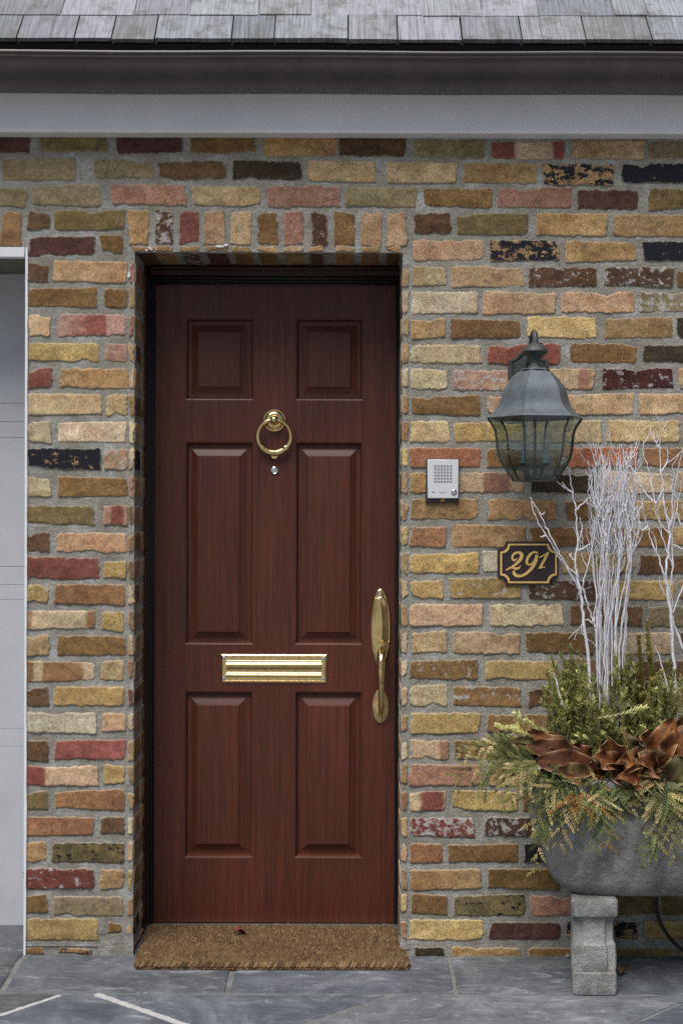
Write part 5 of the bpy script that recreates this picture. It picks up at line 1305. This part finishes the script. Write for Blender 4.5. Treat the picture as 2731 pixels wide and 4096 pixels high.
CS = [
 (640,850,-.32, 112,972,-.36, 'golden cedar spray reaching furthest left across the bricks', .75, .24, .03),
 (600,840,-.30, 130,820,-.32, 'upper cedar spray stretching left with golden tip', .6, .20, .03),
 (560,800,-.27, 170,785,-.27, 'dark green cedar spray behind the golden left sprays', .05, .2, .02),
 (640,870,-.33, 250,1030,-.37, 'green and gold cedar spray pointing down left', .45, .26, .03),
 (600,860,-.34, 405,1125,-.39, 'cream tipped cedar spray hanging below the left sprays', .85, .30, .03),
 (650,870,-.35, 460,1150,-.385, 'pale cedar spray with broad tips under the left fan', .7, .28, .03),
 (640,880,-.36, 625,960,-.385, 'small cream cedar tip in front of the oval leaf', 1.0, .45, .01),
 (700,950,-.34, 600,1190,-.37, 'dark green cedar spray below the oval brown leaf', .12, .32, .03),
 (760,960,-.35, 540,1120,-.37, 'green cedar spray crossing under the fan', .15, .28, .02),
 (820,1010,-.35, 595,1310,-.40, 'long yellow green cedar spray drooping over the planter corner', .5, .26, .04),
 (800,1020,-.36, 735,1120,-.39, 'small gold cedar tip by the fan edge', .7, .4, .01),
 (700,900,-.36, 780,1010,-.385, 'little green cedar tip in front of the olive leaf', .2, .4, .015),
 (840,1040,-.36, 778,1425,-.41, 'hanging cedar spray with cream tip on the planter front', .85, .24, .03, .06),
 (880,1060,-.36, 850,1330,-.40, 'cedar spray with orange dead twigs at planter front', .45, .26, .03, .5),
 (900,1040,-.36, 990,1440,-.40, 'green cedar spray hanging straight over the trough', .3, .24, .03, .12),
 (950,1030,-.36, 1085,1415,-.40, 'olive cedar spray hanging right of the orange twigs', .3, .26, .03, .08),
 (1000,1060,-.36, 1108,1380,-.395, 'yellow tipped cedar spray on the trough front', .4, .25, .03),
 (920,1000,-.37, 900,985,-.36, 'small tan cedar tip on top of the spill', .9, .5, .01),
 (940,1020,-.37, 880,1010,-.385, 'tan brown cedar tuft under the ruffled leaves', .8, .45, .02, .3),
 (1060,1040,-.36, 960,980,-.37, 'pale brown cedar tip curling up by the dark leaf', .8, .4, .01, .3),
 (1150,1060,-.35, 1020,1200,-.38, 'dark green cedar spray in the shade below the ruffle', .08, .32, .02),
 (1180,1060,-.35, 1145,1225,-.38, 'short green gold cedar spray below the ruffle', .35, .34, .02),
 (1220,1060,-.35, 1240,1215,-.38, 'short dark cedar spray hanging at mid trough', .1, .34, .02),
 (1260,1060,-.35, 1290,1150,-.38, 'small shaded cedar spray right of mid trough', .08, .4, .02),
 (1380,980,-.36, 1345,1180,-.40, 'cedar spray starting the big golden cascade', .45, .3, .03),
 (1390,1000,-.36, 1405,1460,-.41, 'golden cedar spray, left strand of the right cascade', .7, .22, .04),
 (1400,1000,-.36, 1515,1495,-.41, 'longest golden cedar spray of the right cascade', .75, .22, .04),
 (1420,1020,-.36, 1560,1400,-.41, 'golden cedar spray at the right of the cascade', .7, .24, .04),
 (1440,1030,-.36, 1590,1260,-.40, 'green gold cedar spray leaving the photo at right', .5, .28, .03),
 (1400,1000,-.38, 1390,970,-.39, 'tiny orange cedar tip above the cascade', .8, .5, .01, .4),
 (700,1230,-.38, 608,1590,-.40, 'thin olive cedar strand dangling beside the trough end', .4, .16, .03, .0),
 (760,1100,-.36, 690,1380,-.39, 'green cedar spray in front of the trough corner', .15, .26, .03),
 (1420,1330,-.39, 1288,1480,-.41, 'small dark cedar spray below the cascade', .1, .3, .02),
 (1400,1400,-.39, 1320,1565,-.41, 'faint thin cedar strand lowest on the trough front', .1, .2, .02),
 (800,750,-.24, 665,625,-.25, 'olive cedar tip rising behind the brown fan', .3, .34, .0),
 (860,780,-.24, 750,640,-.25, 'short olive cedar sprig behind the folded leaf', .25, .34, .0),
 (1550,1000,-.35, 1568,1180,-.39, 'dark cedar spray at the right photo edge', .1, .3, .02),
]
for i, bx_ in enumerate((660, 720, 790, 850, 930, 1010, 1080, 1130, 1200, 1260, 1310, 1360, 1470, 1540)):
    CS.append((bx_+60-i*6, 985+cr_.uniform(-20, 20), -.345, bx_+cr_.uniform(-40, 30), 1130+cr_.uniform(0, 110), -.375+cr_.uniform(-.012, .008), 'dark green cedar spray in the thick fringe over the trough rim', .12, .36, .02, .03))
for q_ in CS: cedar(*q_)
for i in range(4): cedar(1620+i*70, 1000, -.35, 1640+i*80, 1330+30*i, -.40, 'cedar spray hanging further right along the trough', .4, .26, .03)

for o in [o for o in COL.objects if o.parent is None and o.get('category') in ('sprig', 'leaf', 'cedar spray')]:
    c = o.location if o.type == 'EMPTY' else o.matrix_world @ (sum((Vector(q_) for q_ in o.bound_box), Vector())/8)
    if o['category'] == 'sprig' and lr.random() < .45: continue
    if not (.60 < c.x < 1.25) or 'tall' in o['label']: continue
    n_ = o.copy(); COL.objects.link(n_); n_.location = o.location+Vector((.52, 0, 0))
    if c.x+.52 > 1.5: n_.location.x -= .12
    n_['label'] = {'sprig': 'boxwood sprig past the right edge of the photo', 'leaf': 'magnolia leaf past the right edge of the photo', 'cedar spray': 'cedar spray past the right edge of the photo'}[o['category']]
    for ch in o.children:
        k_ = ch.copy(); COL.objects.link(k_); k_.parent = n_; k_.matrix_parent_inverse = ch.matrix_parent_inverse.copy()
# ------------------------------------------------------------------ small things
cb_ = MB(); cpts = []
for x, y, Y in ((1425, 385, -.02), (1428, 440, -.016), (1440, 500, -.014), (1468, 560, -.02), (1510, 615, -.05), (1568, 668, -.09), (1640, 710, -.12)):
    cpts.append(P3(1550+x/1.328, 3300+y/1.328, Y))
cb_.tube(curve_pts(cpts, 5), .0055, 8); tag(cb_.build('cable', M['cable']), 'dark brown power cable curving down the wall under the planter', 'cable')
def dry_leaf(c, L, wd_, ang, label, col, cv=.4):
    mbx = MB(); n = 8; V_ = []
    for i in range(n+1):
        u = i/n; w_ = wd_*.5*math.sin(math.pi*(.04+.92*u))**.8
        for v in (-1, -.5, 0, .5, 1):
            V_.append(Vector((L*(u-.5), w_*v, cv*w_*abs(v)**1.5+.006*math.sin(u*5)+.001+.002*math.sin(9*u+4*v))))
    m = Matrix.Rotation(ang, 4, 'Z'); V_ = [Vector(c)+m @ v for v in V_]; F_ = [(i*5+j, i*5+j+1, (i+1)*5+j+1, (i+1)*5+j) for i in range(n) for j in range(4)]
    mbx.add(V_, F_, col); mbx.add([v-Vector((0, 0, .0007)) for v in V_], [f[::-1] for f in F_], col)
    o = mbx.build('dry_leaf', M['magb']); tag(o, label, 'leaf'); return o
def GZ(px, py, z):
    u, v = (px-CX)*S/D, (CY-py)*S/D; X, Z = u*C_-v*S_, u*S_+v*C_; t = (z-H)/Z; return (X*t, -D+t, z)
dry_leaf(GZ(963, 3732, .033), .045, .034, .2, 'curled red brown dead leaf lying on the doormat', sr('6a3524'), .7)
dl = dry_leaf(GZ(2490, 3885, .012), .05, .03, 1.1, 'tan dead leaf on the slate beside the pedestal', sr('7a5a38'), 1.2)
dry_leaf(GZ(2275, 3829, .004), .03, .014, .1, 'pale leaf scrap on the slate left of the pedestal', sr('8f969c'), .2)
bry = MB(); c = GZ(577, 3722, .012); bry.lathe(c, [(.0003, -.005), (.0035, -.0038), (.005, 0), (.0035, .0038), (.0003, .005)], n=12); tag(bry.build('red_berry', M['berry']), 'small red berry beside the left corner of the doormat', 'berry')
